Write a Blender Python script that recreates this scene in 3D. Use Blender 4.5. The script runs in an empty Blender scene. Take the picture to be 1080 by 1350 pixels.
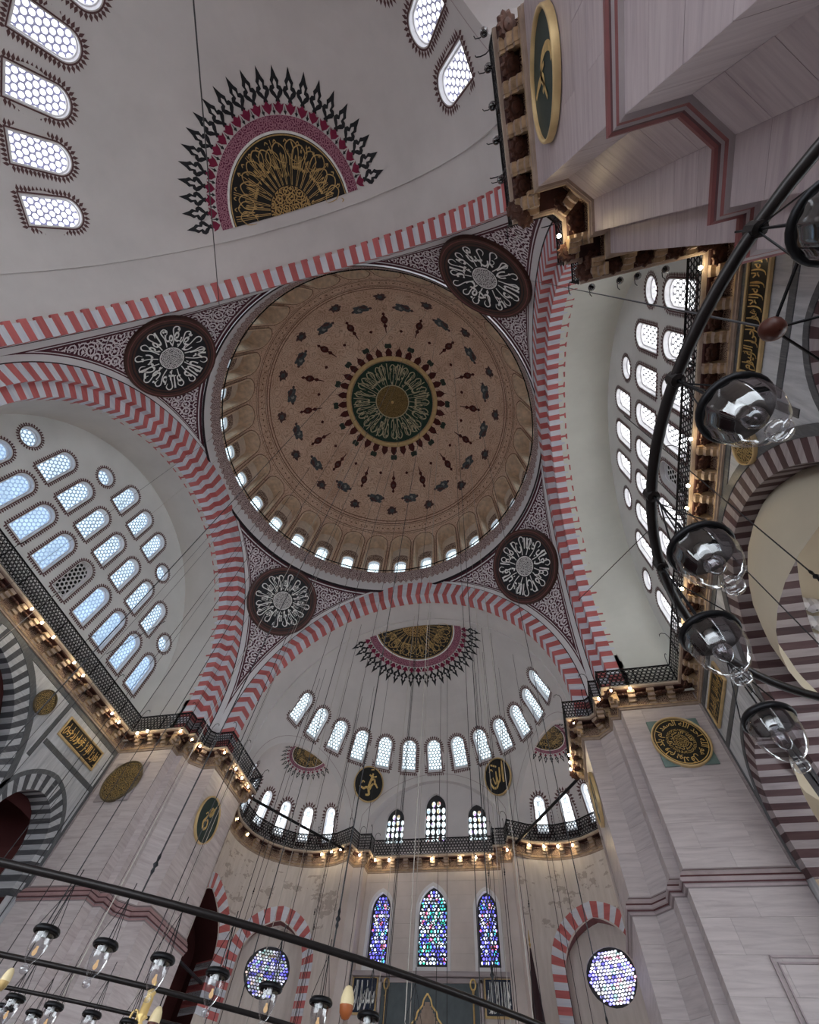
import bpy, math, random
from math import sin, cos, pi, radians, sqrt, atan2, acos, hypot, floor
from mathutils import Vector, Matrix
from mathutils.geometry import delaunay_2d_cdt
random.seed(7)
SC = bpy.context.scene
COL = SC.collection
# ------------------------------------------------------------------ camera
CAMP = Vector((8.501, -11.564, 1.6))
_p, _y, _k, _f = 1.0683, -0.3660, 0.15505, 592.43
_fw = Vector((sin(_y)*cos(_p), cos(_y)*cos(_p), sin(_p)))
_r = Vector((cos(_y), -sin(_y), 0)); _u = _r.cross(_fw)
_r2 = cos(_k)*_r + sin(_k)*_u; _u2 = -sin(_k)*_r + cos(_k)*_u
cd = bpy.data.cameras.new('camera'); cam = bpy.data.objects.new('camera', cd); COL.objects.link(cam)
cam.matrix_world = Matrix(((_r2.x, _u2.x, -_fw.x, CAMP.x), (_r2.y, _u2.y, -_fw.y, CAMP.y), (_r2.z, _u2.z, -_fw.z, CAMP.z), (0, 0, 0, 1)))
cd.sensor_fit = 'HORIZONTAL'; cd.sensor_width = 36; cd.lens = _f/1080*36; cd.clip_start = 0.02; cd.clip_end = 300
SC.camera = cam
# ------------------------------------------------------------------ world, exposure
w = bpy.data.worlds.new('world'); SC.world = w; w.use_nodes = True
bg = w.node_tree.nodes['Background']; bg.inputs[0].default_value = (0.86, 0.93, 1.0, 1); bg.inputs[1].default_value = 2.4
SC.view_settings.view_transform = 'Standard'; SC.view_settings.look = 'None'
SC.view_settings.exposure = 1.45; SC.view_settings.gamma = 1; SC.view_settings.use_curve_mapping = False
SC.cycles.max_bounces = 7; SC.cycles.diffuse_bounces = 4; SC.cycles.glossy_bounces = 3; SC.cycles.transparent_max_bounces = 12
SC.cycles.transmission_bounces = 4; SC.cycles.sample_clamp_indirect = 4; SC.cycles.use_denoising = True
SC.cycles.caustics_reflective = False; SC.cycles.caustics_refractive = False
# window light strengths
L_LEFT, L_RIGHT, L_QIBLA, L_ENTRY, L_DOME = 0.48, 2.1, 0.72, 1.3, 0.9
# ------------------------------------------------------------------ material helpers
class NT:
    def __init__(s, name):
        s.m = bpy.data.materials.new(name); s.m.use_nodes = True; s.t = s.m.node_tree
        s.b = s.t.nodes['Principled BSDF']; s.o = s.t.nodes['Material Output']
    def n(s, typ, props=None, **ins):
        nd = s.t.nodes.new('ShaderNode'+typ)
        for k, v in (props or {}).items(): setattr(nd, k, v)
        for k, v in ins.items():
            key = int(k[1:]) if k[0] == '_' and k[1:].isdigit() else k.replace('_', ' ')
            s.set(nd.inputs[key], v)
        return nd
    def set(s, sock, v):
        if isinstance(v, bpy.types.NodeSocket): s.t.links.new(v, sock)
        elif isinstance(v, bpy.types.Node): s.t.links.new(v.outputs[0], sock)
        else: sock.default_value = v if not (isinstance(v, tuple) and len(v) == 3 and sock.type == 'RGBA') else (*v, 1)
    def math(s, op, a, b=None, c=None):
        nd = s.t.nodes.new('ShaderNodeMath'); nd.operation = op
        for i, v in enumerate((a, b, c)):
            if v is not None: s.set(nd.inputs[i], v)
        return nd.outputs[0]
    def ramp(s, fac, stops, interp='LINEAR'):
        nd = s.t.nodes.new('ShaderNodeValToRGB'); s.set(nd.inputs[0], fac); cr = nd.color_ramp; cr.interpolation = interp
        while len(cr.elements) < len(stops): cr.elements.new(0.5)
        for e, (p, c) in zip(cr.elements, stops): e.position = p; e.color = (*c, 1)
        return nd.outputs[0]
    def mix(s, fac, a, b, mode='MIX'):
        nd = s.t.nodes.new('ShaderNodeMix'); nd.data_type = 'RGBA'; nd.blend_type = mode
        s.set(nd.inputs[0], fac); s.set(nd.inputs[6], a); s.set(nd.inputs[7], b); return nd.outputs[2]
    def pos(s, scale=(1, 1, 1), rnd=0.0):
        g = s.n('NewGeometry').outputs['Position']
        mp = s.n('Mapping', Vector=g); mp.inputs['Scale'].default_value = scale
        v = mp.outputs[0]
        if rnd:
            r = s.n('ObjectInfo').outputs['Random']
            v = s.n('VectorMath', dict(operation='ADD'), _0=v, _1=s.n('CombineXYZ', X=s.math('MULTIPLY', r, rnd), Y=s.math('MULTIPLY', r, rnd*1.7), Z=s.math('MULTIPLY', r, rnd*.6)).outputs[0]).outputs[0]
        return v
    def uv(s): return s.n('UVMap').outputs[0]
    def base(s, col, rough=.7, metal=0.0, spec=.3, bump=None, bstr=.3, bdist=.02):
        s.set(s.b.inputs['Base Color'], col); s.b.inputs['Roughness'].default_value = rough
        s.b.inputs['Metallic'].default_value = metal; s.b.inputs['Specular IOR Level'].default_value = spec
        if bump is not None:
            bn = s.n('Bump', Strength=bstr, Distance=bdist, Height=bump); s.set(s.b.inputs['Normal'], bn)
        return s.m
M = {}
def plain(name, col, rough=.6, metal=0., var=.06, scale=3., spec=.3):
    t = NT(name); ns = t.n('TexNoise', Vector=t.pos(), Scale=scale, Detail=3.).outputs[0]
    a = tuple(max(0, c*(1-var*2)) for c in col); b = tuple(min(1, c*(1+var*2)) for c in col)
    M[name] = t.base(t.ramp(ns, [(.25, a), (.75, b)]), rough, metal, spec); return M[name]
def plaster(name, col, var=.05):
    t = NT(name)
    n1 = t.n('TexNoise', Vector=t.pos(), Scale=.35, Detail=4., Roughness=.6).outputs[0]
    n2 = t.n('TexNoise', Vector=t.pos(), Scale=7., Detail=3.).outputs[0]
    c = t.ramp(n1, [(.3, tuple(x*(1-var*1.6) for x in col)), (.7, tuple(min(1, x*(1+var)) for x in col))])
    M[name] = t.base(c, .85, 0, .15, n2, .12, .02); return M[name]
plaster('plaster_semi', (.68, .66, .655)); plaster('plaster_tymp', (.74, .75, .735)); plaster('plaster_soffit_lit', (.74, .75, .69)); plaster('plaster_soffit', (.66, .64, .615))
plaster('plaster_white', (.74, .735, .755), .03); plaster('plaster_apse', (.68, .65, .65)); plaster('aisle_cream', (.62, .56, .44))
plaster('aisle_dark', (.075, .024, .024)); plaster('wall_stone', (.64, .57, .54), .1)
plain('line_black', (.018, .012, .018)); plain('maroon', (.085, .022, .035)); plain('maroon_mould', (.20, .07, .07), .5)
plain('mould_line', (.09, .035, .04), .5); plain('bronze', (.15, .115, .065), .5, .3, .15, 5.); plain('mould_rose', (.38, .24, .245), .5); plain('mould_grey', (.40, .335, .345), .5); plain('flame_brown', (.12, .06, .062)); plain('ink', (.012, .014, .018), .5); plain('iron', (.012, .012, .014), .45, .6); plain('iron_rod', (.022, .019, .019), .38, .5)
plain('cable', (.03, .03, .033), .6); plain('cable_pale', (.45, .42, .38), .6)
plain('gold', (.70, .50, .20), .42, .45, .12, 6.); plain('gold_dull', (.50, .35, .15), .5, .35, .15, 5.); plain('gold_frame', (.66, .49, .25), .45, .4)
plain('disc_green', (.012, .045, .028), .45); plain('disc_black', (.010, .010, .010), .4); plain('gold_pale', (.55, .52, .34), .5); plain('script_white', (.84, .86, .84), .5); plain('disc_dkgreen', (.015, .035, .03), .45)
plain('frame_brown', (.07, .032, .026), .5); plain('petal_red', (.20, .012, .05), .6); plain('rug', (.30, .25, .235), .9); plain('teal_plate', (.16, .23, .215), .5)
plain('cornice_gold', (.36, .25, .15), .55, .0, .25, 4.); plain('cornice_dark', (.055, .02, .018), .6, 0, .2); plain('cornice_stone', (.34, .26, .21), .6, 0, .1); plain('boss', (.075, .032, .022), .6, 0, .25, 9.)
plain('cornice_edge', (.50, .42, .33), .6); plain('wood_egg', (.075, .018, .010), .4); plain('egg_shell', (.72, .60, .36), .4); plain('egg_rust', (.35, .10, .03), .5)
plain('niche_plaster', (.78, .68, .58), .8); plain('niche_frame', (.74, .58, .43), .8, 0, .1); plain('dome_line', (.17, .08, .05), .8); plain('rosette_blue', (.085, .10, .11), .7, 0, .25, 6.); plain('rosette_brown', (.10, .055, .055), .7, 0, .2, 6.)
plain('rosette_pale', (.30, .32, .30), .7); plain('pend_red', (.075, .012, .010), .6); plain('square_green', (.03, .045, .035), .6); plain('dark_cone', (.035, .015, .018), .6); plain('lead', (.05, .05, .055), .5, .3)
plain('mihrab_slate', (.085, .105, .115), .4); plain('plaque_blue', (.012, .02, .045), .4)
def marble(name, c1, c2, vein, rnd=.10, horiz=True, sc=1.0, rough=.42):
    t = NT(name)
    v = t.pos((.35*sc, .35*sc, 4.2*sc) if horiz else (2.5*sc, 2.5*sc, .35*sc), 40.)
    n1 = t.n('TexNoise', Vector=v, Scale=1.6, Detail=6., Roughness=.62, Distortion=.6).outputs[0]
    n2 = t.n('TexNoise', Vector=t.pos((1, 1, 1), 23.), Scale=.7, Detail=4.).outputs[0]
    c = t.ramp(n1, [(.30, vein), (.47, c2), (.62, c1), (.8, tuple(min(1, x*1.08) for x in c1))])
    c = t.mix(t.math('MULTIPLY', n2, .35), c, tuple(x*.8 for x in c2))
    r = t.n('ObjectInfo').outputs['Random']
    hs = t.n('HueSaturation', Value=t.math('ADD', 1-rnd, t.math('MULTIPLY', r, 2*rnd)), Color=c)
    M[name] = t.base(hs.outputs[0], rough, 0, .35, n1, .05, .01); return M[name]
marble('marble_pink', (.58, .52, .52), (.51, .455, .46), (.41, .355, .365), .05)
marble('marble_lilac_shaded', (.49, .42, .43), (.43, .36, .375), (.34, .275, .295), .05)  # pinker marble, darkened to carry the near pier's shade in its colour
marble('marble_rose', (.66, .60, .595), (.585, .52, .52), (.47, .40, .405), .05)
marble('marble_grey', (.62, .63, .65), (.50, .515, .54), (.33, .35, .38), .08, False)
marble('marble_dark', (.13, .14, .145), (.095, .10, .11), (.19, .20, .20), .12, False, 2.)
marble('voussoir_red', (.60, .175, .17), (.54, .145, .145), (.42, .11, .115), .10, True, .6, .6)
marble('voussoir_pale', (.76, .78, .84), (.68, .705, .78), (.58, .61, .70), .06, True, .6, .6)
marble('stone_brown', (.105, .06, .062), (.08, .042, .048), (.055, .03, .034), .2, True, .8, .6)
marble('stone_pale', (.40, .355, .36), (.345, .30, .31), (.27, .235, .245), .1, True, .8, .6)
marble('stone_slate', (.10, .105, .115), (.075, .08, .09), (.16, .165, .17), .15, True, .8, .6)
marble('stone_white', (.55, .565, .59), (.47, .485, .51), (.36, .375, .40), .08, True, .8, .6)
t = NT('wall_worn')
_n = t.n('TexNoise', Vector=t.pos((1, 1, 1.6)), Scale=.8, Detail=6., Roughness=.65).outputs[0]; _g = t.n('TexNoise', Vector=t.pos((3, 3, .5)), Scale=1.5, Detail=4.).outputs[0]
_c = t.ramp(_g, [(.3, (.60, .54, .50)), (.7, (.70, .64, .60))]); _z = t.n('SeparateXYZ', _0=t.pos()).outputs[2]
_h = t.math('MULTIPLY', t.math('GREATER_THAN', _z, 13.5), t.math('LESS_THAN', t.math('ABSOLUTE', t.math('SUBTRACT', _z, 16.2)), 1.6))
M['wall_worn'] = t.base(t.mix(t.math('MULTIPLY', _h, t.math('MULTIPLY', t.math('GREATER_THAN', _n, .565), .5)), _c, (.26, .20, .17)), .8, 0, .2)
def arabesque(name, c_line, c_bg, sc=1.5, thr=.16):
    t = NT(name); uv = t.uv()
    nz = t.n('TexNoise', Vector=uv, Scale=1.1*sc, Detail=1.).outputs['Color']
    uvd = t.mix(.09, uv, nz, 'ADD')
    vo = t.n('TexVoronoi', dict(voronoi_dimensions='2D', feature='F1'), Vector=uvd, Scale=sc, Randomness=.75).outputs['Distance']
    ring = t.math('SINE', t.math('MULTIPLY', vo, 23.))
    vo2 = t.n('TexVoronoi', dict(voronoi_dimensions='2D', feature='DISTANCE_TO_EDGE'), Vector=uvd, Scale=sc*2.6, Randomness=1.).outputs['Distance']
    a = t.math('GREATER_THAN', ring, .30); b = t.math('LESS_THAN', vo2, thr*.45)
    f = t.math('MAXIMUM', t.math('MULTIPLY', a, t.math('GREATER_THAN', vo2, .05)), b)
    M[name] = t.base(t.mix(f, c_bg, c_line), .7, 0, .2); return M[name]
arabesque('pendentive_scroll', (.74, .70, .73), (.075, .022, .038), 1.30, .16)
arabesque('medal_white', (.66, .66, .66), (.10, .09, .10), 2.4, .2)
arabesque('medal_gold', (.48, .32, .13), (.035, .022, .015), 1.9, .2)
arabesque('gold_scroll', (.40, .28, .11), (.018, .014, .010), 3.4, .12)
arabesque('frieze_scroll', (.42, .30, .22), (.05, .02, .02), 5.0, .16)
arabesque('niche_scroll', (.13, .065, .055), (.70, .58, .48), 1.9, .2)
arabesque('fringe', (.62, .52, .50), (.13, .06, .07), 2.6, .16)
arabesque('braid', (.42, .20, .26), (.13, .02, .055), 2.6, .2)
def dome_mat():
    t = NT('dome_paint'); P = t.pos()
    n0 = t.n('TexNoise', Vector=P, Scale=.42, Detail=5., Roughness=.65).outputs[0]
    ds = t.n('TexNoise', Vector=P, Scale=1.3, Detail=2.).outputs['Color']
    vd = t.mix(.55, P, ds, 'ADD')
    vo = t.n('TexVoronoi', dict(feature='F1'), Vector=vd, Scale=1.15).outputs['Distance']
    ln = t.math('ABSOLUTE', t.math('SINE', t.math('MULTIPLY', vo, 15.)))
    c = t.ramp(n0, [(.28, (.60, .40, .29)), (.5, (.76, .55, .42)), (.72, (.84, .66, .53))])
    c = t.mix(t.math('MULTIPLY', t.math('LESS_THAN', ln, .32), .6), c, (.38, .225, .145))
    c = t.mix(t.math('MULTIPLY', t.math('GREATER_THAN', ln, .93), .25), c, (.86, .72, .58))
    M['dome_paint'] = t.base(c, .8, 0, .2, ln, .35, .06)
dome_mat()
def hexpane(name, a, rr, glow, strength, lattice, lat_glow=0., var=.25, dark=0.):
    """honeycomb plaster lattice with round glass eyes lit by the daylight behind"""
    t = NT(name); uv = t.uv(); s3 = sqrt(3)
    sp = t.n('SeparateXYZ', _0=uv)
    def cell(off):
        fx = t.math('SUBTRACT', t.math('FRACT', t.math('ADD', t.math('DIVIDE', sp.outputs[0], a), 50+off)), .5)
        fy = t.math('MULTIPLY', t.math('SUBTRACT', t.math('FRACT', t.math('ADD', t.math('DIVIDE', sp.outputs[1], a*s3), 50+off)), .5), s3)
        return t.math('SQRT', t.math('ADD', t.math('MULTIPLY', fx, fx), t.math('MULTIPLY', fy, fy)))
    d = t.math('MINIMUM', cell(0.), cell(.5))
    hole = t.math('LESS_THAN', d, rr)
    n = t.n('TexNoise', Vector=t.pos((1, 1, 1), 9.), Scale=.9, Detail=2.).outputs[0]
    st = t.math('MULTIPLY', strength, t.math('ADD', 1-var, t.math('MULTIPLY', n, 2*var)))
    e = t.n('Emission', Color=glow, Strength=st)
    t.set(t.b.inputs['Base Color'], lattice); t.b.inputs['Roughness'].default_value = .8
    if lat_glow:
        t.set(t.b.inputs['Emission Color'], glow); t.b.inputs['Emission Strength'].default_value = lat_glow
    mx = t.n('MixShader', _0=hole, _1=t.b.outputs[0], _2=e.outputs[0]); t.set(t.o.inputs[0], mx); M[name] = t.m
hexpane('pane_left', .27, .385, (.66, .84, 1.), L_LEFT, (.22, .34, .58), .09, .40)
hexpane('pane_left_low', .27, .385, (.54, .75, 1.), L_LEFT*.85, (.27, .40, .68), .17, .6)
hexpane('pane_blocked', .30, .36, (.02, .02, .02), .15, (.62, .62, .62), 0)
hexpane('pane_right', .30, .365, (.97, .98, 1.), L_RIGHT, (.32, .33, .36), .02, .1)
hexpane('pane_qibla', .27, .375, (.78, .92, 1.), L_QIBLA, (.26, .36, .44), .06, .2)
hexpane('pane_entry', .30, .385, (.92, .95, 1.), L_ENTRY, (.30, .30, .60), .05, .2)
hexpane('pane_dome', .25, .39, (.72, .90, 1.), L_DOME, (.35, .45, .52), .08, .2)
def stained(name, sc, strength, cols, sx=1., lead=.012, base=(1, 1, 1)):
    t = NT(name); mp = t.n('Mapping', Vector=t.uv()); mp.inputs['Scale'].default_value = (sx, 1, 1)
    v1 = t.n('TexVoronoi', dict(voronoi_dimensions='2D', feature='F1'), Vector=mp.outputs[0], Scale=sc, Randomness=.45)
    v2 = t.n('TexVoronoi', dict(voronoi_dimensions='2D', feature='DISTANCE_TO_EDGE'), Vector=mp.outputs[0], Scale=sc, Randomness=.45)
    h = t.n('SeparateColor', Color=v1.outputs['Color'])
    c = t.ramp(h.outputs[0], cols, 'CONSTANT')
    big = t.n('TexNoise', Vector=t.uv(), Scale=1.1, Detail=1.).outputs[0]
    st = t.math('MULTIPLY', strength, t.math('MULTIPLY', t.math('ADD', .25, h.outputs[1]), t.math('ADD', .2, t.math('MULTIPLY', big, 1.6))))
    e = t.n('Emission', Color=c, Strength=st)
    t.set(t.b.inputs['Base Color'], (.10, .10, .11))
    mx = t.n('MixShader', _0=t.math('GREATER_THAN', v2.outputs[0], lead), _1=t.b.outputs[0], _2=e.outputs[0]); t.set(t.o.inputs[0], mx); M[name] = t.m
_blue = [(0., (.10, .10, .95)), (.2, (.55, .62, 1.)), (.38, (.06, .07, .55)), (.52, (.85, .9, 1.)), (.66, (.05, .45, .55)), (.76, (.15, .12, .8)), (.88, (.75, .15, .25)), (.94, (.5, .5, .9))]
stained('stained_blue', 4.2, 1.5, _blue, 1.25)
stained('stained_green', 4.2, 1.3, [(0., (.10, .10, .95)), (.15, (.55, .7, 1.)), (.3, (.05, .62, .42)), (.42, (.85, .92, 1.)), (.6, (.10, .45, .55)), (.72, (.08, .08, .55)), (.84, (.6, .8, .9)), (.94, (.7, .12, .25))], 1.25)
stained('stained_round', 5.0, 1.5, [(0., (.22, .2, 1.)), (.2, (.75, .75, 1.)), (.45, (.95, .95, 1.)), (.62, (.35, .35, 1.)), (.76, (.5, .85, .85)), (.84, (.8, .35, .5)), (.9, (.65, .65, 1.))], 1.0)
stained('stained_dim', 5.0, .55, [(0., (.22, .2, 1.)), (.2, (.75, .75, 1.)), (.45, (.5, .6, .6)), (.62, (.2, .2, .8)), (.76, (.5, .85, .85)), (.84, (.7, .55, .5)), (.9, (.65, .65, 1.))], 1.0)
stained('stained_upper', 2.6, 1.1, [(0., (.80, .95, 1.)), (.62, (.65, .85, 1.)), (.74, (.85, .70, .45)), (.82, (.8, .35, .35)), (.88, (.45, .3, .75)), (.94, (.75, .95, .95))], 1.5)
stained('leaded_white', 3.4, 1.5, [(0., (.86, .93, 1.)), (.6, (.75, .88, 1.)), (.85, (.95, .97, 1.))], 1.3, .05)
def glow(name, col, st):
    t = NT(name); e = t.n('Emission', Color=col, Strength=st); t.set(t.o.inputs[0], e); M[name] = t.m
glow('bulb_lit', (1., .80, .48), 28.); glow('flame', (1., .66, .36), .26)
def glass(name, tint, gl=.9):
    t = NT(name); lw = t.n('LayerWeight', Blend=.28)
    tr = t.n('BsdfTransparent', Color=tint); g = t.n('BsdfGlossy', Color=(gl, gl, gl), Roughness=.04)
    mx = t.n('MixShader', _0=t.math('ADD', .05, t.math('MULTIPLY', lw.outputs['Facing'], .55)), _1=tr.outputs[0], _2=g.outputs[0]); t.set(t.o.inputs[0], mx); M[name] = t.m
glass('lamp_glass', (.90, .91, .93)); glass('lamp_glass_dark', (.62, .60, .62)); glass('bulb_glass', (.78, .72, .74))
# ------------------------------------------------------------------ mesh helpers
class MB:
    def __init__(s): s.v = []; s.f = []; s.m = []; s.uv = []
    def add(s, vs, fs, mi=0, uvs=None):
        o = len(s.v); s.v += [tuple(v) for v in vs]; s.uv += list(uvs) if uvs else [(0., 0.)]*len(vs)
        for f in fs: s.f.append(tuple(i+o for i in f)); s.m.append(mi)
    def grid(s, rows, mi=0, close=False, uvs=None):
        """rows: list of equal-length point lists; mi int or f(i,j)"""
        n = len(rows[0]); vs = [p for r in rows for p in r]; o = len(s.v)
        s.v += [tuple(v) for v in vs]; s.uv += [q for r in uvs for q in r] if uvs else [(0., 0.)]*len(vs)
        for i in range(len(rows)-1):
            for j in range(n if close else n-1):
                k = (j+1) % n
                s.f.append((o+i*n+j, o+i*n+k, o+(i+1)*n+k, o+(i+1)*n+j)); s.m.append(mi(i, j) if callable(mi) else mi)
    def box(s, c, d, mi=0, rz=0.):
        x, y, z = [q/2 for q in d]; R = Matrix.Rotation(rz, 3, 'Z')
        vs = [Vector(c)+R @ Vector((a*x, b*y, e*z)) for a in (-1, 1) for b in (-1, 1) for e in (-1, 1)]
        s.add(vs, [(0, 1, 3, 2), (4, 6, 7, 5), (0, 4, 5, 1), (2, 3, 7, 6), (0, 2, 6, 4), (1, 5, 7, 3)], mi)
    def tube(s, pts, r, n=8, mi=0, close=False, cap=True):
        pts = [Vector(p) for p in pts]; rows = []; N_ = len(pts); last = None
        for i, p in enumerate(pts):
            a = pts[(i-1) % N_] if (close or i) else p; b = pts[(i+1) % N_] if (close or i < N_-1) else p
            t = (b-a).normalized()
            up = last if last is not None else (Vector((0, 0, 1)) if abs(t.z) < .9 else Vector((1, 0, 0)))
            x = (up-t*up.dot(t)).normalized(); y = t.cross(x); last = x
            rr = r[i] if isinstance(r, (list, tuple)) else r
            rows.append([p+rr*(cos(2*pi*k/n)*x+sin(2*pi*k/n)*y) for k in range(n)])
        if close: rows.append(rows[0])
        s.grid(rows, mi, True)
        if cap and not close:
            for rw in (rows[0], rows[-1]): s.add(rw, [tuple(range(n))], mi)
    def lathe(s, prof, n=24, mi=0, c=(0, 0, 0), a0=0., a1=2*pi, uvs=False):
        full = abs(a1-a0-2*pi) < 1e-6; k = n if full else n+1
        rows = [[(c[0]+r*cos(a0+(a1-a0)*j/n), c[1]+r*sin(a0+(a1-a0)*j/n), c[2]+z) for j in range(k)] for r, z in prof]
        U = [[((a0+(a1-a0)*j/n)*max(r, .1), z) for j in range(k)] for r, z in prof] if uvs else None
        s.grid(rows, mi if not isinstance(mi, list) else (lambda i, j: mi[i]), full, U)
    def mesh(s, name, mats, smooth=False):
        me = bpy.data.meshes.new(name); me.from_pydata(s.v, [], s.f)
        for m in mats: me.materials.append(M[m])
        me.polygons.foreach_set('material_index', s.m)
        if smooth: me.polygons.foreach_set('use_smooth', [True]*len(s.f))
        ul = me.uv_layers.new(name='UVMap'); idx = [0]*len(me.loops); me.loops.foreach_get('vertex_index', idx)
        flat = []
        for i in idx: flat += s.uv[i]
        ul.data.foreach_set('uv', flat); me.update(); return me
    def obj(s, name, mats, parent=None, smooth=False, **k):
        return link(name, s.mesh(name, [mats] if isinstance(mats, str) else mats, smooth), parent, **k)
def link(name, data, parent=None, loc=None, rz=0., mat=None, **k):
    o = bpy.data.objects.new(name, data); COL.objects.link(o)
    if parent: o.parent = parent
    if loc is not None: o.location = loc
    if rz: o.rotation_euler[2] = rz
    if mat is not None: o.matrix_basis = mat
    for a, b in k.items(): o[a] = b
    return o
def empty(name, loc=(0, 0, 0), rz=0., **k):
    o = link(name, None, None, loc, rz, **k); o.empty_display_size = .2; return o
def thing(name, label, cat, loc=(0, 0, 0), rz=0., group=None):
    o = empty(name, loc, rz); o['label'] = label; o['category'] = cat
    if group: o['group'] = group
    return o
def struct(name, loc=(0, 0, 0), rz=0.): return empty(name, loc, rz, kind='structure')
def tag(o, label, cat, group=None):
    o['label'] = label; o['category'] = cat
    if group: o['group'] = group
    return o
def dup(root, loc=None, rz=None, label=None, group=None):
    r = root.copy(); COL.objects.link(r)
    if loc is not None: r.location = loc
    if rz is not None: r.rotation_euler[2] = rz
    if label: r['label'] = label
    if group: r['group'] = group
    for ch in list(root.children):
        c = ch.copy(); COL.objects.link(c); c.parent = r
        for g in list(ch.children):
            d = g.copy(); COL.objects.link(d); d.parent = c
    return r
def inpoly(x, y, P):
    c = False; j = len(P)-1
    for i in range(len(P)):
        xi, yi = P[i]; xj, yj = P[j]
        if (yi > y) != (yj > y) and x < (xj-xi)*(y-yi)/(yj-yi)+xi: c = not c
        j = i
    return c
def bbox(P): return min(p[0] for p in P), min(p[1] for p in P), max(p[0] for p in P), max(p[1] for p in P)
def resample(P, step):
    out = []
    for i in range(len(P)):
        a, b = P[i], P[(i+1) % len(P)]; n = max(1, int(hypot(b[0]-a[0], b[1]-a[1])/step+.5))
        out += [(a[0]+(b[0]-a[0])*k/n, a[1]+(b[1]-a[1])*k/n) for k in range(n)]
    return out
def sheet(mb, outer, holes, step, f, mi=0):
    """triangulated 2-D region with holes, mapped to 3-D by f(u,v)"""
    outer = resample(outer, step); pts = []; edges = []
    for P in [outer]+holes:
        o = len(pts); pts += [Vector(p) for p in P]; edges += [(o+i, o+(i+1) % len(P)) for i in range(len(P))]
    bb = [bbox(h) for h in holes]; x0, y0, x1, y1 = bbox(outer)
    def inside(x, y):
        if not inpoly(x, y, outer): return False
        for b, h in zip(bb, holes):
            if b[0] <= x <= b[2] and b[1] <= y <= b[3] and inpoly(x, y, h): return False
        return True
    nx = int((x1-x0)/step)+1; ny = int((y1-y0)/step)+1
    for i in range(1, nx):
        for j in range(1, ny):
            x = x0+(x1-x0)*i/nx; y = y0+(y1-y0)*j/ny
            if inside(x, y): pts.append(Vector((x, y)))
    vs, es, fs, *_ = delaunay_2d_cdt(pts, edges, [], 0, 1e-6)
    keep = [t for t in fs if inside(sum(vs[i].x for i in t)/3, sum(vs[i].y for i in t)/3)]
    mb.add([f(v.x, v.y) for v in vs], keep, mi, [(v.x, v.y) for v in vs])
def arch_poly(w, h, n=10, point=0.):
    """round- or pointed-topped opening, base centre at (0,0); w full width, h full height"""
    r = w/2; c = point*r; R = r+c; top = sqrt(R*R-c*c); sp = h-top; P = [(-r, 0), (r, 0)]
    a1 = acos(c/R)
    P += [(R*cos(a1*k/n)-c, sp+R*sin(a1*k/n)) for k in range(n)]
    P += [(0, h)]
    P += [(-(R*cos(a1*(n-1-k)/n)-c), sp+R*sin(a1*(n-1-k)/n)) for k in range(n)]
    return P
def round_poly(r, n=20): return [(r*cos(2*pi*k/n), r*sin(2*pi*k/n)) for k in range(n)]
def oval_poly(a, b, n=22): return [(a*cos(2*pi*k/n), b*sin(2*pi*k/n)) for k in range(n)]
def shift(P, dx, dy): return [(p[0]+dx, p[1]+dy) for p in P]
def offset_closed(P, d):
    n = len(P); out = []
    for i in range(n):
        a, b, c = Vector(P[i-1]), Vector(P[i]), Vector(P[(i+1) % n])
        t1 = (b-a).normalized(); t2 = (c-b).normalized()
        n1 = Vector((t1.y, -t1.x)); n2 = Vector((t2.y, -t2.x)); m = (n1+n2); q = max(.45, 1+n1.dot(n2))
        out.append(tuple(b+m*(d/q)))
    return out
def offset_open(P, d):
    """offset an open plan polyline to its left by d with mitred corners"""
    out = []; n = len(P)
    for i in range(n):
        b = Vector(P[i]); t1 = (b-Vector(P[i-1])).normalized() if i else None; t2 = (Vector(P[i+1])-b).normalized() if i < n-1 else None
        t1 = t1 or t2; t2 = t2 or t1
        n1 = Vector((-t1.y, t1.x)); n2 = Vector((-t2.y, t2.x)); q = max(.4, 1+n1.dot(n2))
        out.append(tuple(b+(n1+n2)*(d/q)))
    return out
def flame_border(mb, P, f, d=-.012, gap=.05, band=.07, ln=.17, pitch=.15, mi=0):
    """painted band of small leaf points round a window opening; f(u,v,depth)"""
    A = offset_closed(P, gap); B = offset_closed(P, gap+band); n = len(P)
    mb.grid([[f(*p, d) for p in A+[A[0]]], [f(*p, d) for p in B+[B[0]]]], mi)
    L = [0.]
    for i in range(n): L.append(L[-1]+hypot(B[(i+1) % n][0]-B[i][0], B[(i+1) % n][1]-B[i][1]))
    k = max(8, int(L[-1]/pitch)); i = 0
    for q in range(k):
        s = L[-1]*(q+.5)/k
        while L[i+1] < s: i += 1
        a, b = Vector(B[i]), Vector(B[(i+1) % n]); t = (b-a).normalized(); m = Vector((t.y, -t.x)); c = a+t*(s-L[i]); wd = pitch*.46
        pts = [c-t*wd*.35, c+m*ln*.35-t*wd, c+m*ln, c+m*ln*.35+t*wd, c+t*wd*.35]
        mb.add([f(*p, d) for p in pts], [(0, 1, 2, 3, 4)], mi)
WIN_N = [0]
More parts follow.
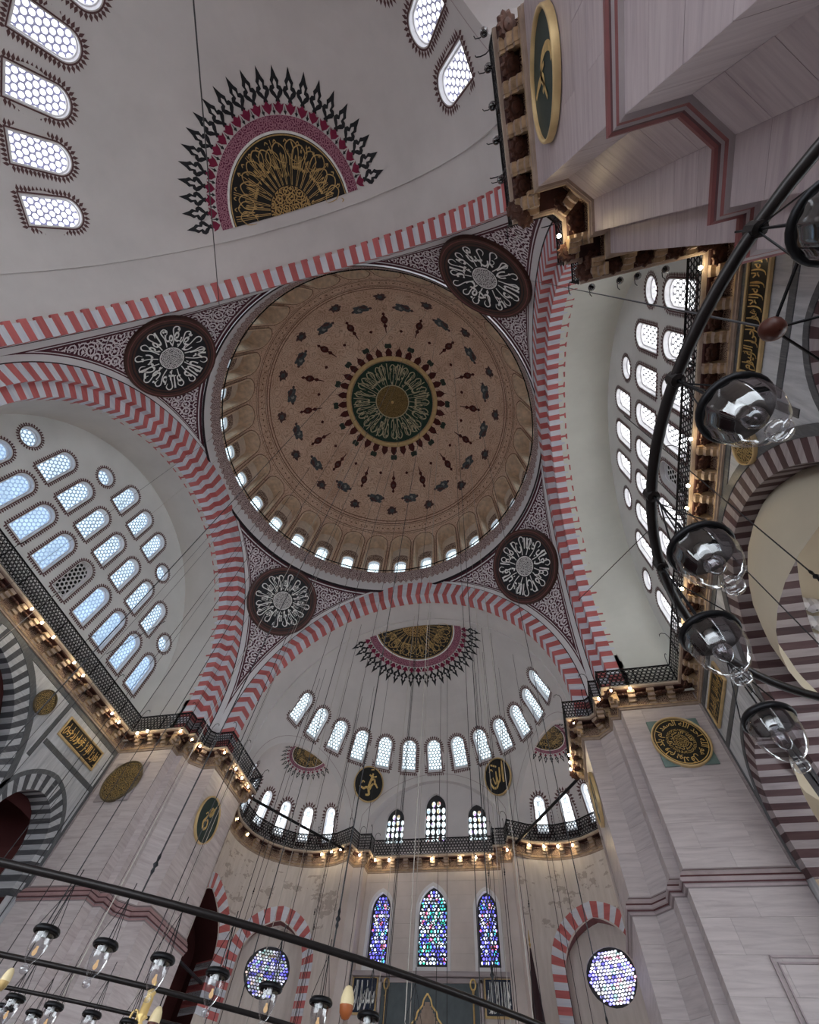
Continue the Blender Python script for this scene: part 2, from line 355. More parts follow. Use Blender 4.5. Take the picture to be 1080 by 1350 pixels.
def win_meshes(P, f, depth, border=True, spl=.9, frame=True, **kw):
    """reveal, glazing and painted border meshes of one opening"""
    mb = MB(); c = (sum(p[0] for p in P)/len(P), sum(p[1] for p in P)/len(P))
    Q = [(c[0]+(p[0]-c[0])*spl, c[1]+(p[1]-c[1])*spl) for p in P]
    mb.grid([[f(*p, 0) for p in P+[P[0]]], [f(*p, depth*.55) for p in P+[P[0]]], [f(*p, depth*.58) for p in Q+[Q[0]]], [f(*p, depth) for p in Q+[Q[0]]]], 0)
    pn = MB(); pn.add([f(*p, depth*.9) for p in Q], [tuple(range(len(Q)))], 0, [(p[0]-c[0]+1.0, p[1]-c[1]+1.0) for p in Q])
    fb = None
    if border: fb = MB(); flame_border(fb, P, f, **kw)
    return mb, pn, fb
class WinKit:
    def __init__(s, P, f, depth, pane, reveal='plaster_white', border='flame_brown', **kw):
        mb, pn, fb = win_meshes(P, f, depth, border is not None, **kw)
        s.r = mb.mesh('reveal', [reveal]); s.p = pn.mesh('pane', [pane]); s.b = fb.mesh('painted_border', [border]) if fb else None
    def place(s, loc=(0, 0, 0), rz=0., pane=None):
        WIN_N[0] += 1; e = struct('window_%d' % WIN_N[0], loc, rz)
        link('reveal', s.r, e)
        p = link('pane', s.p if pane is None else pane, e)
        if s.b: link('painted_border', s.b, e)
        return e
# ---- Arabic script: letters joined by hand, set as flat lettering
_AR = {'ا': 0xFE8D, 'ب': 0xFE8F, 'ت': 0xFE95, 'ث': 0xFE99, 'ج': 0xFE9D, 'ح': 0xFEA1, 'خ': 0xFEA5, 'د': 0xFEA9, 'ذ': 0xFEAB, 'ر': 0xFEAD, 'ز': 0xFEAF, 'س': 0xFEB1, 'ش': 0xFEB5, 'ص': 0xFEB9, 'ض': 0xFEBD, 'ط': 0xFEC1, 'ظ': 0xFEC5, 'ع': 0xFEC9, 'غ': 0xFECD, 'ف': 0xFED1, 'ق': 0xFED5, 'ك': 0xFED9, 'ل': 0xFEDD, 'م': 0xFEE1, 'ن': 0xFEE5, 'ه': 0xFEE9, 'و': 0xFEED, 'ى': 0xFEEF, 'ي': 0xFEF1, 'ة': 0xFE93}
_RJ = set('ادذرزوىة')
def shape_ar(s):
    s = s.replace('لا', '\uFEFB'); out = []
    for i, ch in enumerate(s):
        prev = s[i-1] if i else ' '; nxt = s[i+1] if i < len(s)-1 else ' '
        pj = prev in _AR and prev not in _RJ; nj = nxt in _AR or nxt == '\uFEFB'
        if ch == '\uFEFB': out.append('\uFEFC' if pj else '\uFEFB')
        elif ch in _AR:
            b = _AR[ch]
            if ch in _RJ: out.append(chr(b+(1 if pj else 0)))
            else: out.append(chr(b+(3 if pj and nj else 1 if pj else 2 if nj else 0)))
        else: out.append(ch)
    return ''.join(reversed(out))
_tc = {}
def text_polys(s, bold=.012):
    """lettering as flat polygons, x 0..1 across and y 0..1 up"""
    if (s, bold) in _tc: return _tc[(s, bold)]
    cu = bpy.data.curves.new('script', 'FONT'); cu.body = shape_ar(s); cu.resolution_u = 3; cu.offset = bold
    o = bpy.data.objects.new('script', cu); COL.objects.link(o)
    dg = bpy.context.evaluated_depsgraph_get(); me = o.evaluated_get(dg).to_mesh()
    vs = [(v.co.x, v.co.y) for v in me.vertices]; fs = [tuple(p.vertices) for p in me.polygons]
    o.evaluated_get(dg).to_mesh_clear(); bpy.data.objects.remove(o); bpy.data.curves.remove(cu)
    if not vs: return [], [], 1
    x0, y0, x1, y1 = bbox(vs); asp = (x1-x0)/max(1e-6, y1-y0)
    r = ([((x-x0)/(x1-x0), (y-y0)/(y1-y0)) for x, y in vs], fs, asp); _tc[(s, bold)] = r; return r
def polar_text(mb, s, r0, r1, a0, a1, f, d, mi=0, bold=.012):
    """lettering bent round a centre, tall letters pointing out; a0..a1 in radians read clockwise"""
    vs, fs, _ = text_polys(s, bold)
    mb.add([f((r0+(r1-r0)*y)*cos(a0+(a1-a0)*x), (r0+(r1-r0)*y)*sin(a0+(a1-a0)*x), d) for x, y in vs], fs, mi)
def flat_text(mb, s, x0, y0, x1, y1, f, d, mi=0, bold=.012):
    vs, fs, _ = text_polys(s, bold)
    mb.add([f(x0+(x1-x0)*x, y0+(y1-y0)*y, d) for x, y in vs], fs, mi)
def stroke(mb, pts, wd, f, d, mi=0):
    """pen stroke of varying width along 2-D points (smoothed)"""
    P = [Vector(p[:2]) for p in pts]; Wd = [p[2] if len(p) > 2 else 1. for p in pts]; S = []; n = len(P)
    for i in range(n-1):
        a, b, c, e = P[max(0, i-1)], P[i], P[i+1], P[min(n-1, i+2)]
        for k in range(5):
            t = k/5; S.append((.5*(2*b+(c-a)*t+(2*a-5*b+4*c-e)*t*t+(3*b-a-3*c+e)*t**3), Wd[i]+(Wd[i+1]-Wd[i])*t))
    S.append((P[-1], Wd[-1])); L = []; R = []
    for i, (p, q) in enumerate(S):
        t = (S[min(i+1, len(S)-1)][0]-S[max(i-1, 0)][0]); t = t.normalized() if t.length > 1e-9 else Vector((1, 0)); m = Vector((-t.y, t.x))*wd*q*.5
        L.append(f(*(p+m), d)); R.append(f(*(p-m), d))
    mb.grid([L, R], mi)
def ring2(mb, r0, r1, f, d0, d1=None, n=48, mi=0, a0=0., a1=2*pi, sy=1.):
    d1 = d0 if d1 is None else d1
    mb.grid([[f(r0*cos(a0+(a1-a0)*k/n), sy*r0*sin(a0+(a1-a0)*k/n), d0) for k in range(n+1)], [f(r1*cos(a0+(a1-a0)*k/n), sy*r1*sin(a0+(a1-a0)*k/n), d1) for k in range(n+1)]], mi,
            uvs=[[(r0*cos(a0+(a1-a0)*k/n)+9, r0*sin(a0+(a1-a0)*k/n)+9) for k in range(n+1)], [(r1*cos(a0+(a1-a0)*k/n)+9, r1*sin(a0+(a1-a0)*k/n)+9) for k in range(n+1)]])
def disc2(mb, r, f, d, n=48, mi=0, rings=6, a0=0., a1=2*pi, sy=1.):
    for i in range(rings): ring2(mb, max(1e-3, r*i/rings), r*(i+1)/rings, f, d, d, n, mi, a0, a1, sy)
def plane_map(o, ux, uy):
    """f(u,v,d): point on a plane through o, d out of the plane towards ux x uy"""
    o, ux, uy = Vector(o), Vector(ux), Vector(uy); nn = ux.cross(uy)
    return lambda u, v, d=0.: o+ux*u+uy*v+nn*d
# ================================================================== SETTING
Z0 = 21.8
fl = MB(); fl.box((0, 0, -.15), (64, 70, .3)); fl.obj('floor', 'rug', kind='structure')
# ---- pointed great-arch outline on the crossing square (half width 12.45 at z 21.7, crown 35.25)
AR, AC, AZ = 13.6, 1.15, 21.7
def E_of(z): return max(0., sqrt(max(0., AR*AR-max(0., z-AZ)**2))-AC)
def arc_curve(R, c, zs, n, dz):
    def g(k):
        if k < 0: return (R-c, zs+k*dz)
        if k > n: return (-(R-c), zs-(k-n)*dz)
        a = pi*k/n; ca = abs(cos(a)); t = -ca*c+sqrt(c*c*ca*ca+R*R-c*c)
        return (t*cos(a), zs+t*sin(a))
    return g
def voussoirs(parent, f, prof, n, nv, mats, name='voussoir', tooth=0., first=0, shrink=.0):
    """prof: [(curve, depth)...]; one wedge block per step, joined front face and soffit"""
    ms = []
    for k in range(-nv, n+nv):
        j = (k+first) % 2; mb = MB(); rows = []
        for kk in (k+shrink, k+1-shrink):
            pts = [f(*c(kk), d+(tooth if (i == len(prof)-1 and j == 0) else 0)) for i, (c, d) in enumerate(prof)]
            pts.append(f(*prof[0][0](kk), prof[-1][1])); rows.append(pts)
        mb.grid(rows, 0, True); m = len(rows[0]); mb.add(rows[0], [tuple(range(m))]); mb.add(rows[1], [tuple(range(m))])
        mb.obj(name, mats[j], parent)
# ---- pendentives
pm = MB(); zs = [19.15, 20, 21, 21.7]+[21.7+(34.2-21.7)*i/26 for i in range(1, 27)]+[34.3, 34.42, 34.5, 34.66]
offs = [0, .07, .47, .56, .62, .76]; rows = []; uvs = []
for z in zs:
    e = E_of(z); rho = hypot(13.1, e); pa = atan2(e, 13.1); half = rho*(pi/4-pa); row = []; ur = []
    ss = [min(o, half) for o in offs]; inn = [ss[-1]+(half-ss[-1])*i/8 for i in range(1, 9)]
    L = ss+inn; L = L+[2*half-q for q in reversed(L[:-1])]
    for s_ in L:
        a = pa+s_/rho
        row.append((rho*cos(a), rho*sin(a), z)); ur.append((a*15+3, (z-20)*1.15))
    rows.append(row); uvs.append(ur)
nc = len(rows[0])-1
def pmat(i, j):
    q = min(j, nc-1-j); top = zs[i] >= 34.29
    if q == 0: return 0
    if q == 1: return 1
    if top: return (2, 1, 2)[min(2, i-(len(zs)-4))] if q > 2 else 2
    if q == 2: return 2
    if q == 3: return 1
    if q == 4: return 2
    return 3
pm.grid(rows, pmat, uvs=uvs)
pme = pm.mesh('pendentive', ['line_black', 'plaster_white', 'maroon', 'pendentive_scroll'], True)
for k in range(4): link('pendentive', pme, None, None, k*pi/2, kind='structure')
# ---- ring, fringe gallery and dome
dome = struct('dome')
mb = MB(); mb.lathe([(13.3, 35.36), (21., 35.36)], 64); mb.obj('ring_light_block', 'plaster_white', dome)  # added flange behind the ring, stops sky light leaking through
mb = MB(); Q8 = [(-29.6, -35), (29.6, -35), (29.6, 35), (-29.6, 35)]
mb.grid([[(x, y, 24.) for x, y in Q8], [(x, y, 56.) for x, y in Q8]], 0, True); mb.add([(x, y, 56.) for x, y in Q8], [(0, 1, 2, 3)]); mb.obj('sky_block', 'wall_stone', kind='structure')  # added box above the vaults to block stray sky light
mb = MB(); mb.lathe([(13.34, 34.5), (13.3, 34.62), (13.28, 34.75), (13.30, 36.2)], 128, [0, 0, 1]); mb.obj('ring_band', ['line_black', 'plaster_white'], dome, True)
mb = MB()
for k in range(160):
    a0 = 2*pi*k/160; a1 = 2*pi*(k+1)/160; am = (a0+a1)/2
    for p, q in (((13.27, 36.05), (13.16, 37.35)),):
        P = [(p[0]*cos(a0), p[0]*sin(a0), p[1]), (p[0]*cos(am)*1.001, p[0]*sin(am)*1.001, p[1]-.34), (p[0]*cos(a1), p[0]*sin(a1), p[1]), (q[0]*cos(a1), q[0]*sin(a1), q[1]), (q[0]*cos(a0), q[0]*sin(a0), q[1])]
        mb.add(P, [(0, 1, 2, 3, 4)], 0, [(a*8, z) for a, z in ((a0, 36.05), (am, 35.7), (a1, 36.05), (a1, 37.35), (a0, 37.35))])
mb.lathe([(13.16, 37.35), (14.0, 37.3)], 96, 1); mb.obj('fringe', ['fringe', 'niche_plaster'], dome)
mb = MB(); mb.tube([(13.12*cos(2*pi*k/96), 13.12*sin(2*pi*k/96), 37.62) for k in range(96)], .05, 6, 0, True)
for k in range(96): mb.tube([(13.12*cos(2*pi*k/96), 13.12*sin(2*pi*k/96), 37.25), (13.12*cos(2*pi*k/96), 13.12*sin(2*pi*k/96), 37.62)], .025, 4, 0)
mb.obj('gallery_rail', 'iron', dome)
DR, DZ = 13.4, 38.3
def dome_pt(pol, az, d=0.): return Vector(((DR-d)*sin(pol)*sin(az), (DR-d)*sin(pol)*cos(az), DZ+(DR-d)*cos(pol)))
mb = MB(); pr = [(DR*sin(radians(p)), DZ+DR*cos(radians(p))) for p in (2, 6, 12, 18, 24, 30, 36, 42, 48, 54, 58, 62)]
mb.lathe([(.02, DZ+DR)]+pr, 128, 0); mb.obj('shell', 'dome_paint', dome, True)
mb = MB()
for a, b in ((60.2, 60.6), (61.6, 62.0), (62.6, 62.8), (66.6, 66.9), (67.6, 67.8)):
    mb.lathe([(( DR-.015)*sin(radians(p)), DZ+(DR-.015)*cos(radians(p))) for p in (a, b)], 128)
for k in range(128):
    c = 64.6; az = 2*pi*(k+.5)/128; mb.add([dome_pt(radians(c+dp), az+da, .015) for dp, da in ((-.45, 0), (0, .008), (.45, 0), (0, -.008))], [(0, 1, 2, 3)])
mb.obj('painted_rings', 'dome_line', dome)
HB = pi/32  # half bay angle
def bay(u, v, d=0.):   # u metres round the dome, v metres up from the springing
    a = u/DR
    if v <= 0: r = DR+d; return (r*sin(a), r*cos(a), DZ+v)
    el = v/DR; return ((DR+d)*cos(el)*sin(a), (DR+d)*cos(el)*cos(a), DZ+(DR+d)*sin(el))
NP = shift(arch_poly(1.95, 5.75, 9), 0, -1.05)
mb = MB(); hw = HB*DR
sheet(mb, [(-hw, -1.05), (hw, -1.05), (hw, DR*radians(28)), (-hw, DR*radians(28))], [NP], .5, bay, 0)
NR = 14.0
def nback(u, v, d=0.):
    el = max(0., v)/DR; z = DZ+(v if v < 0 else DR*sin(el)); a = u/DR; return ((NR+d)*sin(a), (NR+d)*cos(a), z)
mb.grid([[bay(*p) for p in NP+[NP[0]]], [nback(*p) for p in NP+[NP[0]]]], 1)
fl_a, fl_b = offset_closed(NP, .17), offset_closed(NP, .24); mb.grid([[bay(*p, -.02) for p in fl_a+[fl_a[0]]], [bay(*p, -.02) for p in fl_b+[fl_b[0]]]], 5)
fbd = offset_closed(NP, .16); mb.grid([[bay(*p, -.02) for p in NP+[NP[0]]], [bay(*p, -.02) for p in fbd+[fbd[0]]]], 2)
WP = shift(arch_poly(1.1, 2.15, 8), 0, -.1)
sheet(mb, NP, [WP], .5, nback, 3)
OR = shift(arch_poly(1.7, 3.75, 9), 0, -.5)
sheet(mb, OR, [offset_closed(WP, .14)], .6, lambda u, v: nback(u, v, -.015), 4)
bm_ = mb.mesh('niche_bay', ['dome_paint', 'niche_frame', 'niche_frame', 'niche_plaster', 'niche_scroll', 'dome_line'])
dk = WinKit(WP, nback, .35, 'pane_dome', 'plaster_white', None, spl=.92)
for k in range(32):
    link('niche_bay', bm_, dome, None, (k+.5)*2*HB); dk.place((0, 0, 0), (k+.5)*2*HB)
def polar_shape(mb, pts, pol, az, mi=0, d=.02, sc=1.):
    """flat painted motif; pts (across, towards crown) in metres"""
    mb.add([dome_pt(pol-q[1]*sc/DR, az+q[0]*sc/(DR*max(.12, sin(pol-q[1]*sc/DR))), d) for q in pts], [tuple(range(len(pts)))], mi)
def blob(r, n, amp, k): return [(r*(1+amp*cos(k*2*pi*i/n))*cos(2*pi*i/n), r*(1+amp*cos(k*2*pi*i/n))*sin(2*pi*i/n)) for i in range(n)]
mb = MB()
rb = random.Random(5)
def bouquet(r, ax, ay): return [(r*ax*q*cos(2*pi*i/22), r*ay*q*sin(2*pi*i/22)) for i, q in enumerate([rb.uniform(.72, 1.18) for _ in range(22)])]
polar_shape(mb, bouquet(.66, 1.22, .82), radians(49), 0, 0); polar_shape(mb, bouquet(.36, 1.3, .7), radians(49.4), -.012, 3, .03); polar_shape(mb, bouquet(.2, 1., 1.), radians(48.4), .022, 4, .035)
for dx in (-.85, .85): polar_shape(mb, blob(.16, 10, .1, 4), radians(48.3), dx/10., 3)
a2 = radians(11.25)
polar_shape(mb, bouquet(.55, 1.05, .9), radians(54.7), a2, 3); polar_shape(mb, blob(.26, 12, .2, 5), radians(54.7), a2, 0, .03)
PD = [(0, -.95), (.16, -.72), (.06, -.52), (.30, -.2), (.33, .12), (.2, .38), (.06, .5), (.2, .78), (.06, 1.0), (.035, 1.6), (-.035, 1.6), (-.06, 1.0), (-.2, .78), (-.06, .5), (-.2, .38), (-.33, .12), (-.30, -.2), (-.06, -.52), (-.16, -.72)]
polar_shape(mb, PD, radians(41.2), a2, 1, .02, 1.05); polar_shape(mb, blob(.17, 10, 0, 1), radians(41.4), a2, 3, .03)
polar_shape(mb, [(-.28, -.3), (-.38, 0), (-.28, .3), (0, .24), (.28, .3), (.38, 0), (.28, -.3), (0, -.24)], radians(27.3), a2, 2)
polar_shape(mb, blob(.17, 10, .15, 4), radians(35.5), 0, 1)
mm = mb.mesh('painted_motif', ['rosette_blue', 'pend_red', 'square_green', 'rosette_brown', 'rosette_pale'])
for k in range(16): link('painted_motif', mm, dome, None, k*pi/8)
mb = MB()
for k in range(32):
    a = (k)*2*pi/32; polar_shape(mb, [(-.40, .12), (-.30, -.12), (-.36, -.42), (-.22, -.72), (-.04, -.92), (0, -1.28), (.04, -.92), (.22, -.72), (.36, -.42), (.30, -.12), (.40, .12)], radians(22.3), a, 0)
mb.obj('painted_points', 'pend_red', dome)
md = thing('dome_medallion', 'round dark green medallion with a gold rim at the crown of the great dome', 'medallion', (0, 0, DZ+DR))
def dmap(u, v, d=0.): p = dome_pt(hypot(u, v)/DR, atan2(u, v), d); return (p.x, p.y, p.z-DZ-DR)
mb = MB(); disc2(mb, 4.62, dmap, .05, 64); mb.obj('field', 'disc_green', md, True)
mb = MB(); disc2(mb, 1.85, dmap, .09, 40); mb.obj('boss', 'gold_scroll', md, True)
mb = MB(); mb.lathe([(4.55, -.83), (4.6, -.98), (4.85, -1.06), (5.1, -1.0), (5.15, -.9)], 96); mb.obj('gilded_rim', 'gold_frame', md, True)
mb = MB(); ring2(mb, 1.8, 1.9, dmap, .1, .1, 48); polar_text(mb, 'ان الله يمسك السموات والارض ان تزولا ولئن زالتا ان امسكهما', 1.95, 4.4, pi*1.5, pi*1.5-2*pi*.985, dmap, .1, 0, .006)
for k in range(28):
    a = 2*pi*(k+random.uniform(-.25, .25))/28; stroke(mb, [(1.9*cos(a), 1.9*sin(a)), (3.1*cos(a+.03), 3.1*sin(a+.03)), (3.9*cos(a+.02), 3.9*sin(a+.02))], .06, dmap, .1)
    for e in (.07, -.06): stroke(mb, [(3.2*cos(a+e), 3.2*sin(a+e), .4), (3.9*cos(a+e*1.3), 3.9*sin(a+e*1.3), 1.), (4.25*cos(a), 4.25*sin(a), 1.), (3.8*cos(a-e), 3.8*sin(a-e), .9), (3.4*cos(a-e*.4), 3.4*sin(a-e*.4), .4)], .07, dmap, .1)
mb.obj('gilt_script', 'gold_pale', md)
mb = MB(); mb.lathe([(.01, -.55), (.12, -.5), (.16, -.38), (.1, -.25), (.05, -.1)], 12); mb.obj('hook_boss', 'gold', md, True)
# ---- great arches: the two side ones (x = +-13.1) and the two semi-dome ones (y = +-13.1)
TR = []
def trim_name(): TR.append(1); return 'trim_%d' % len(TR)
NV = 88; K0 = arc_curve(AR, AC, AZ, NV, .47); K1 = arc_curve(11.5, 0, 22.05, NV, .47); K2 = arc_curve(10.72, 0, 22.0, NV, .47)
for s in (1, -1):
    a = struct(trim_name()); f = lambda h, z, d, s=s: (s*(13.1+d), s*h, z)
    voussoirs(a, f, [(K0, 0), (K1, 0), (K1, .5), (K2, .5), (K2, 1.42)], NV, 5, ['voussoir_red', 'voussoir_pale'], tooth=.2)
K1b = arc_curve(11.58, 0, 21.8, NV, .47)
for s in (1, -1):
    a = struct(trim_name()); f = lambda h, z, d, s=s: (-s*h, s*(13.08+d), z)
    voussoirs(a, f, [(K0, 0), (K1b, 0), (K1b, .85)], NV, 5, ['voussoir_red', 'voussoir_pale'], tooth=.14)
# ---- side walls with their honeycomb windows
TXW = 17.55
WA1, WA2, WA3, WO = arch_poly(1.16, 2.8, 8), arch_poly(1.16, 2.6, 8), arch_poly(1.16, 2.4, 8), round_poly(.6, 20)
places = [(WA1, 'a', 2.11*i, 21.45) for i in range(-4, 5)]+[(WA2, 'b', 2.11*i, 25.0) for i in range(-3, 4)]+[(WA3, 'c', 2.11*i, 28.65) for i in (-1, 0, 1)]+[(WO, 'o', y, z) for y, z in ((4.25, 29.15), (-4.25, 29.15), (8.5, 25.75), (-8.5, 25.75))]
def tymp_outline(r, zc, zb): return [(r, zb)]+[(r*cos(pi*k/40), zc+r*sin(pi*k/40)) for k in range(41)]+[(-r, zb)]
for s, nm in ((-1, 'wall_left'), (1, 'wall_right')):
    mb = MB(); f = lambda u, v, s=s: (s*TXW, u, v)
    sheet(mb, tymp_outline(10.45, 22.5, 19.1), [shift(P, y, z) for P, _, y, z in places], 1.0, f, 0)
    T1 = arc_curve(10.72, 0, 22.0, 64, .5); T2 = arc_curve(10.45, 0, 22.5, 64, .6)
    rows = []
    for c, x in ((T1, 14.3), (T1, 14.6), ((lambda k: tuple((p+q)/2 for p, q in zip(T1(k), T2(k)))), 16.2), (T2, TXW)):
        rows.append([(s*x, *c(k)) for k in [-6]+list(range(0, 65))+[70]])
    mb.grid(rows, 1)
    mb.obj(nm, ['plaster_tymp', 'plaster_soffit_lit' if s > 0 else 'plaster_soffit'], kind='structure')  # right soffit is a lighter copy, window light put into its plaster
    fw = lambda u, v, d=0., s=s: (s*d, u*(1 if s < 0 else -1), v)
    pn = 'pane_left' if s < 0 else 'pane_right'
    kits = {'a': WinKit(WA1, fw, .38, 'pane_left_low' if s < 0 else pn), 'b': WinKit(WA2, fw, .38, pn), 'c': WinKit(WA3, fw, .38, pn), 'o': WinKit(WO, fw, .38, pn, pitch=.15)}
    kb = WinKit(WA1, fw, .38, 'pane_blocked')
    for P, t, y, z in places: (kb if (t == 'a' and abs(y) < .1) else kits[t]).place((s*TXW, y, z))
# ---- semi-domes with three-windowed apses (built on the +y side, turned half round for the entrance side)
SY, SR = 16.0, 11.6
def semi(u, v, d=0.):
    a = u/SR
    if v <= 0: return ((SR+d)*sin(a), SY+(SR+d)*cos(a), Z0+v)
    el = v/SR; return ((SR+d)*cos(el)*sin(a), SY+(SR+d)*cos(el)*cos(a), Z0+(SR+d)*sin(el))
def to_semi(p):
    x, y, z = p[0], p[1]-SY, p[2]-Z0; a = atan2(x, y)
    return (a*SR, z if z <= 0 else SR*math.asin(max(-1, min(1, z/SR))))
EX = Vector((8.9, 21.05, 20.3)); ER_ = 4.8; EA = radians(56.6)
def exed(u, v, d=0., R=ER_):
    a = u/R+EA
    if v <= 0: return (EX.x+(R+d)*sin(a), EX.y+(R+d)*cos(a), EX.z+v)
    el = v/R; return (EX.x+(R+d)*cos(el)*sin(a), EX.y+(R+d)*cos(el)*cos(a), EX.z+(R+d)*sin(el))
def beyond(p):
    x, y, z = p[0], p[1]-SY, max(0., p[2]-Z0); return sqrt(x*x+y*y+z*z)-SR
ev = [-1.25+i*.25 for i in range(0, 40)]; lo = []; hi = []
for v in ev:
    col = [(-110+i*.5)*pi/180*ER_ for i in range(441)]; ok = [u for u in col if beyond(exed(u, v)) > 0]
    if not ok or v/ER_ > pi/2: break
    def bis(a, b):
        for _ in range(24):
            m_ = (a+b)/2
            if beyond(exed(m_, v)) > 0: b = m_
            else: a = m_
        return b
    st_ = .5*pi/180*ER_; lo.append((bis(ok[0]-st_, ok[0]), v)); hi.append((bis(ok[-1]+st_, ok[-1]), v))
edom = lo[::-1]+hi     # down the low side, up the high side
edom = [p for i, p in enumerate(edom) if i == 0 or hypot(p[0]-edom[i-1][0], p[1]-edom[i-1][1]) > .02]
ehole = [to_semi(exed(*p)) for p in edom]
ehole_m = [(-u, v) for u, v in ehole][::-1]
carch = []
for k in range(33):
    a = radians(26.8)+(pi-2*radians(26.8))*k/32; x = 6.1*cos(a); z = 19.05+6.1*sin(a); carch.append((x, z))
carch = [(carch[0][0], 19.1)]+carch+[(carch[-1][0], 19.1)]
def c3(x, z):
    zz = max(0., z-Z0); return (x, SY+sqrt(max(.01, SR*SR-x*x-zz*zz)), z)
chole = [to_semi(c3(x, z)) for x, z in carch]
chole = resample(chole, .5)
SWN = []
el0 = math.asin((26.95-Z0)/SR); SW = shift(arch_poly(1.22, 2.55, 9), 0, -1.25)
for k in range(-6, 7):
    a = radians(12.75*k); SWN.append([(a*SR+p[0]/cos(el0+p[1]/SR), el0*SR+p[1]) for p in SW])
mb = MB(); top = radians(89.6)*SR
sheet(mb, [(-SR*pi/2, -2.7), (SR*pi/2, -2.7), (SR*pi/2, top), (-SR*pi/2, top)], [ehole, ehole_m, chole]+SWN, .75, semi, 0)
T0 = arc_curve(SR, 0, Z0, 64, .5); T0b = arc_curve(SR+.12, 0, Z0, 64, .5)
mb.grid([[(-h, y, z) for h, z in [T0b(k) for k in [-5.4]+list(range(65))+[69.4]]] for y in (13.9, 15, SY)], 0)
mb.add([semi(-SR*pi/2, top), semi(SR*pi/2, top), semi(SR*pi/4, top), semi(0, top), semi(-SR*pi/4, top)], [(0, 1, 2, 3, 4)])
mb.grid([[(-h, SY, z) for h, z in [T(k) for k in [-5.4]+list(range(65))+[69.4]]] for T in (T0, T0b)], 0)
def outline(P, d0, d1):
    a = offset_closed(P, .3); b0, b1 = bbox(P), bbox(a); sg = 1 if b1[2]-b1[0] > b0[2]-b0[0] else -1
    A, B = offset_closed(P, sg*d0), offset_closed(P, sg*d1)
    for i in range(len(P)-1):
        q = (A[i], A[i+1], B[i+1], B[i])
        if min(p[1] for p in q) > -2.5 and hypot(A[i][0]-A[i+1][0], A[i][1]-A[i+1][1]) < 2.: mb.add([semi(p[0], p[1], -.015) for p in q], [(0, 1, 2, 3)], 1)
for P in (ehole, ehole_m, chole): outline(P, .50, .54)
sdm = mb.mesh('semi_dome', ['plaster_semi', 'mould_grey'])
# exedra quarter domes, each with six leaded windows
EW = shift(arch_poly(.82, 2.5, 8), 0, -.35)
def ewin(k):
    a = radians(24.6*(k-2.5)); return a
ehw = [[(ewin(k)*ER_+p[0], p[1]) for p in EW] for k in range(6)]
mb = MB(); sheet(mb, edom, ehw, .5, exed, 0); exm = mb.mesh('exedra', ['plaster_apse'])
mb = MB(); emx = MB()
sheet(emx, [(-u, v) for u, v in edom][::-1], [[(-u, v) for u, v in h][::-1] for h in ehw], .5, lambda u, v, d=0.: (lambda q: (-q[0], q[1], q[2]))(exed(-u, v)), 0)
exmm = emx.mesh('exedra', ['plaster_apse'])
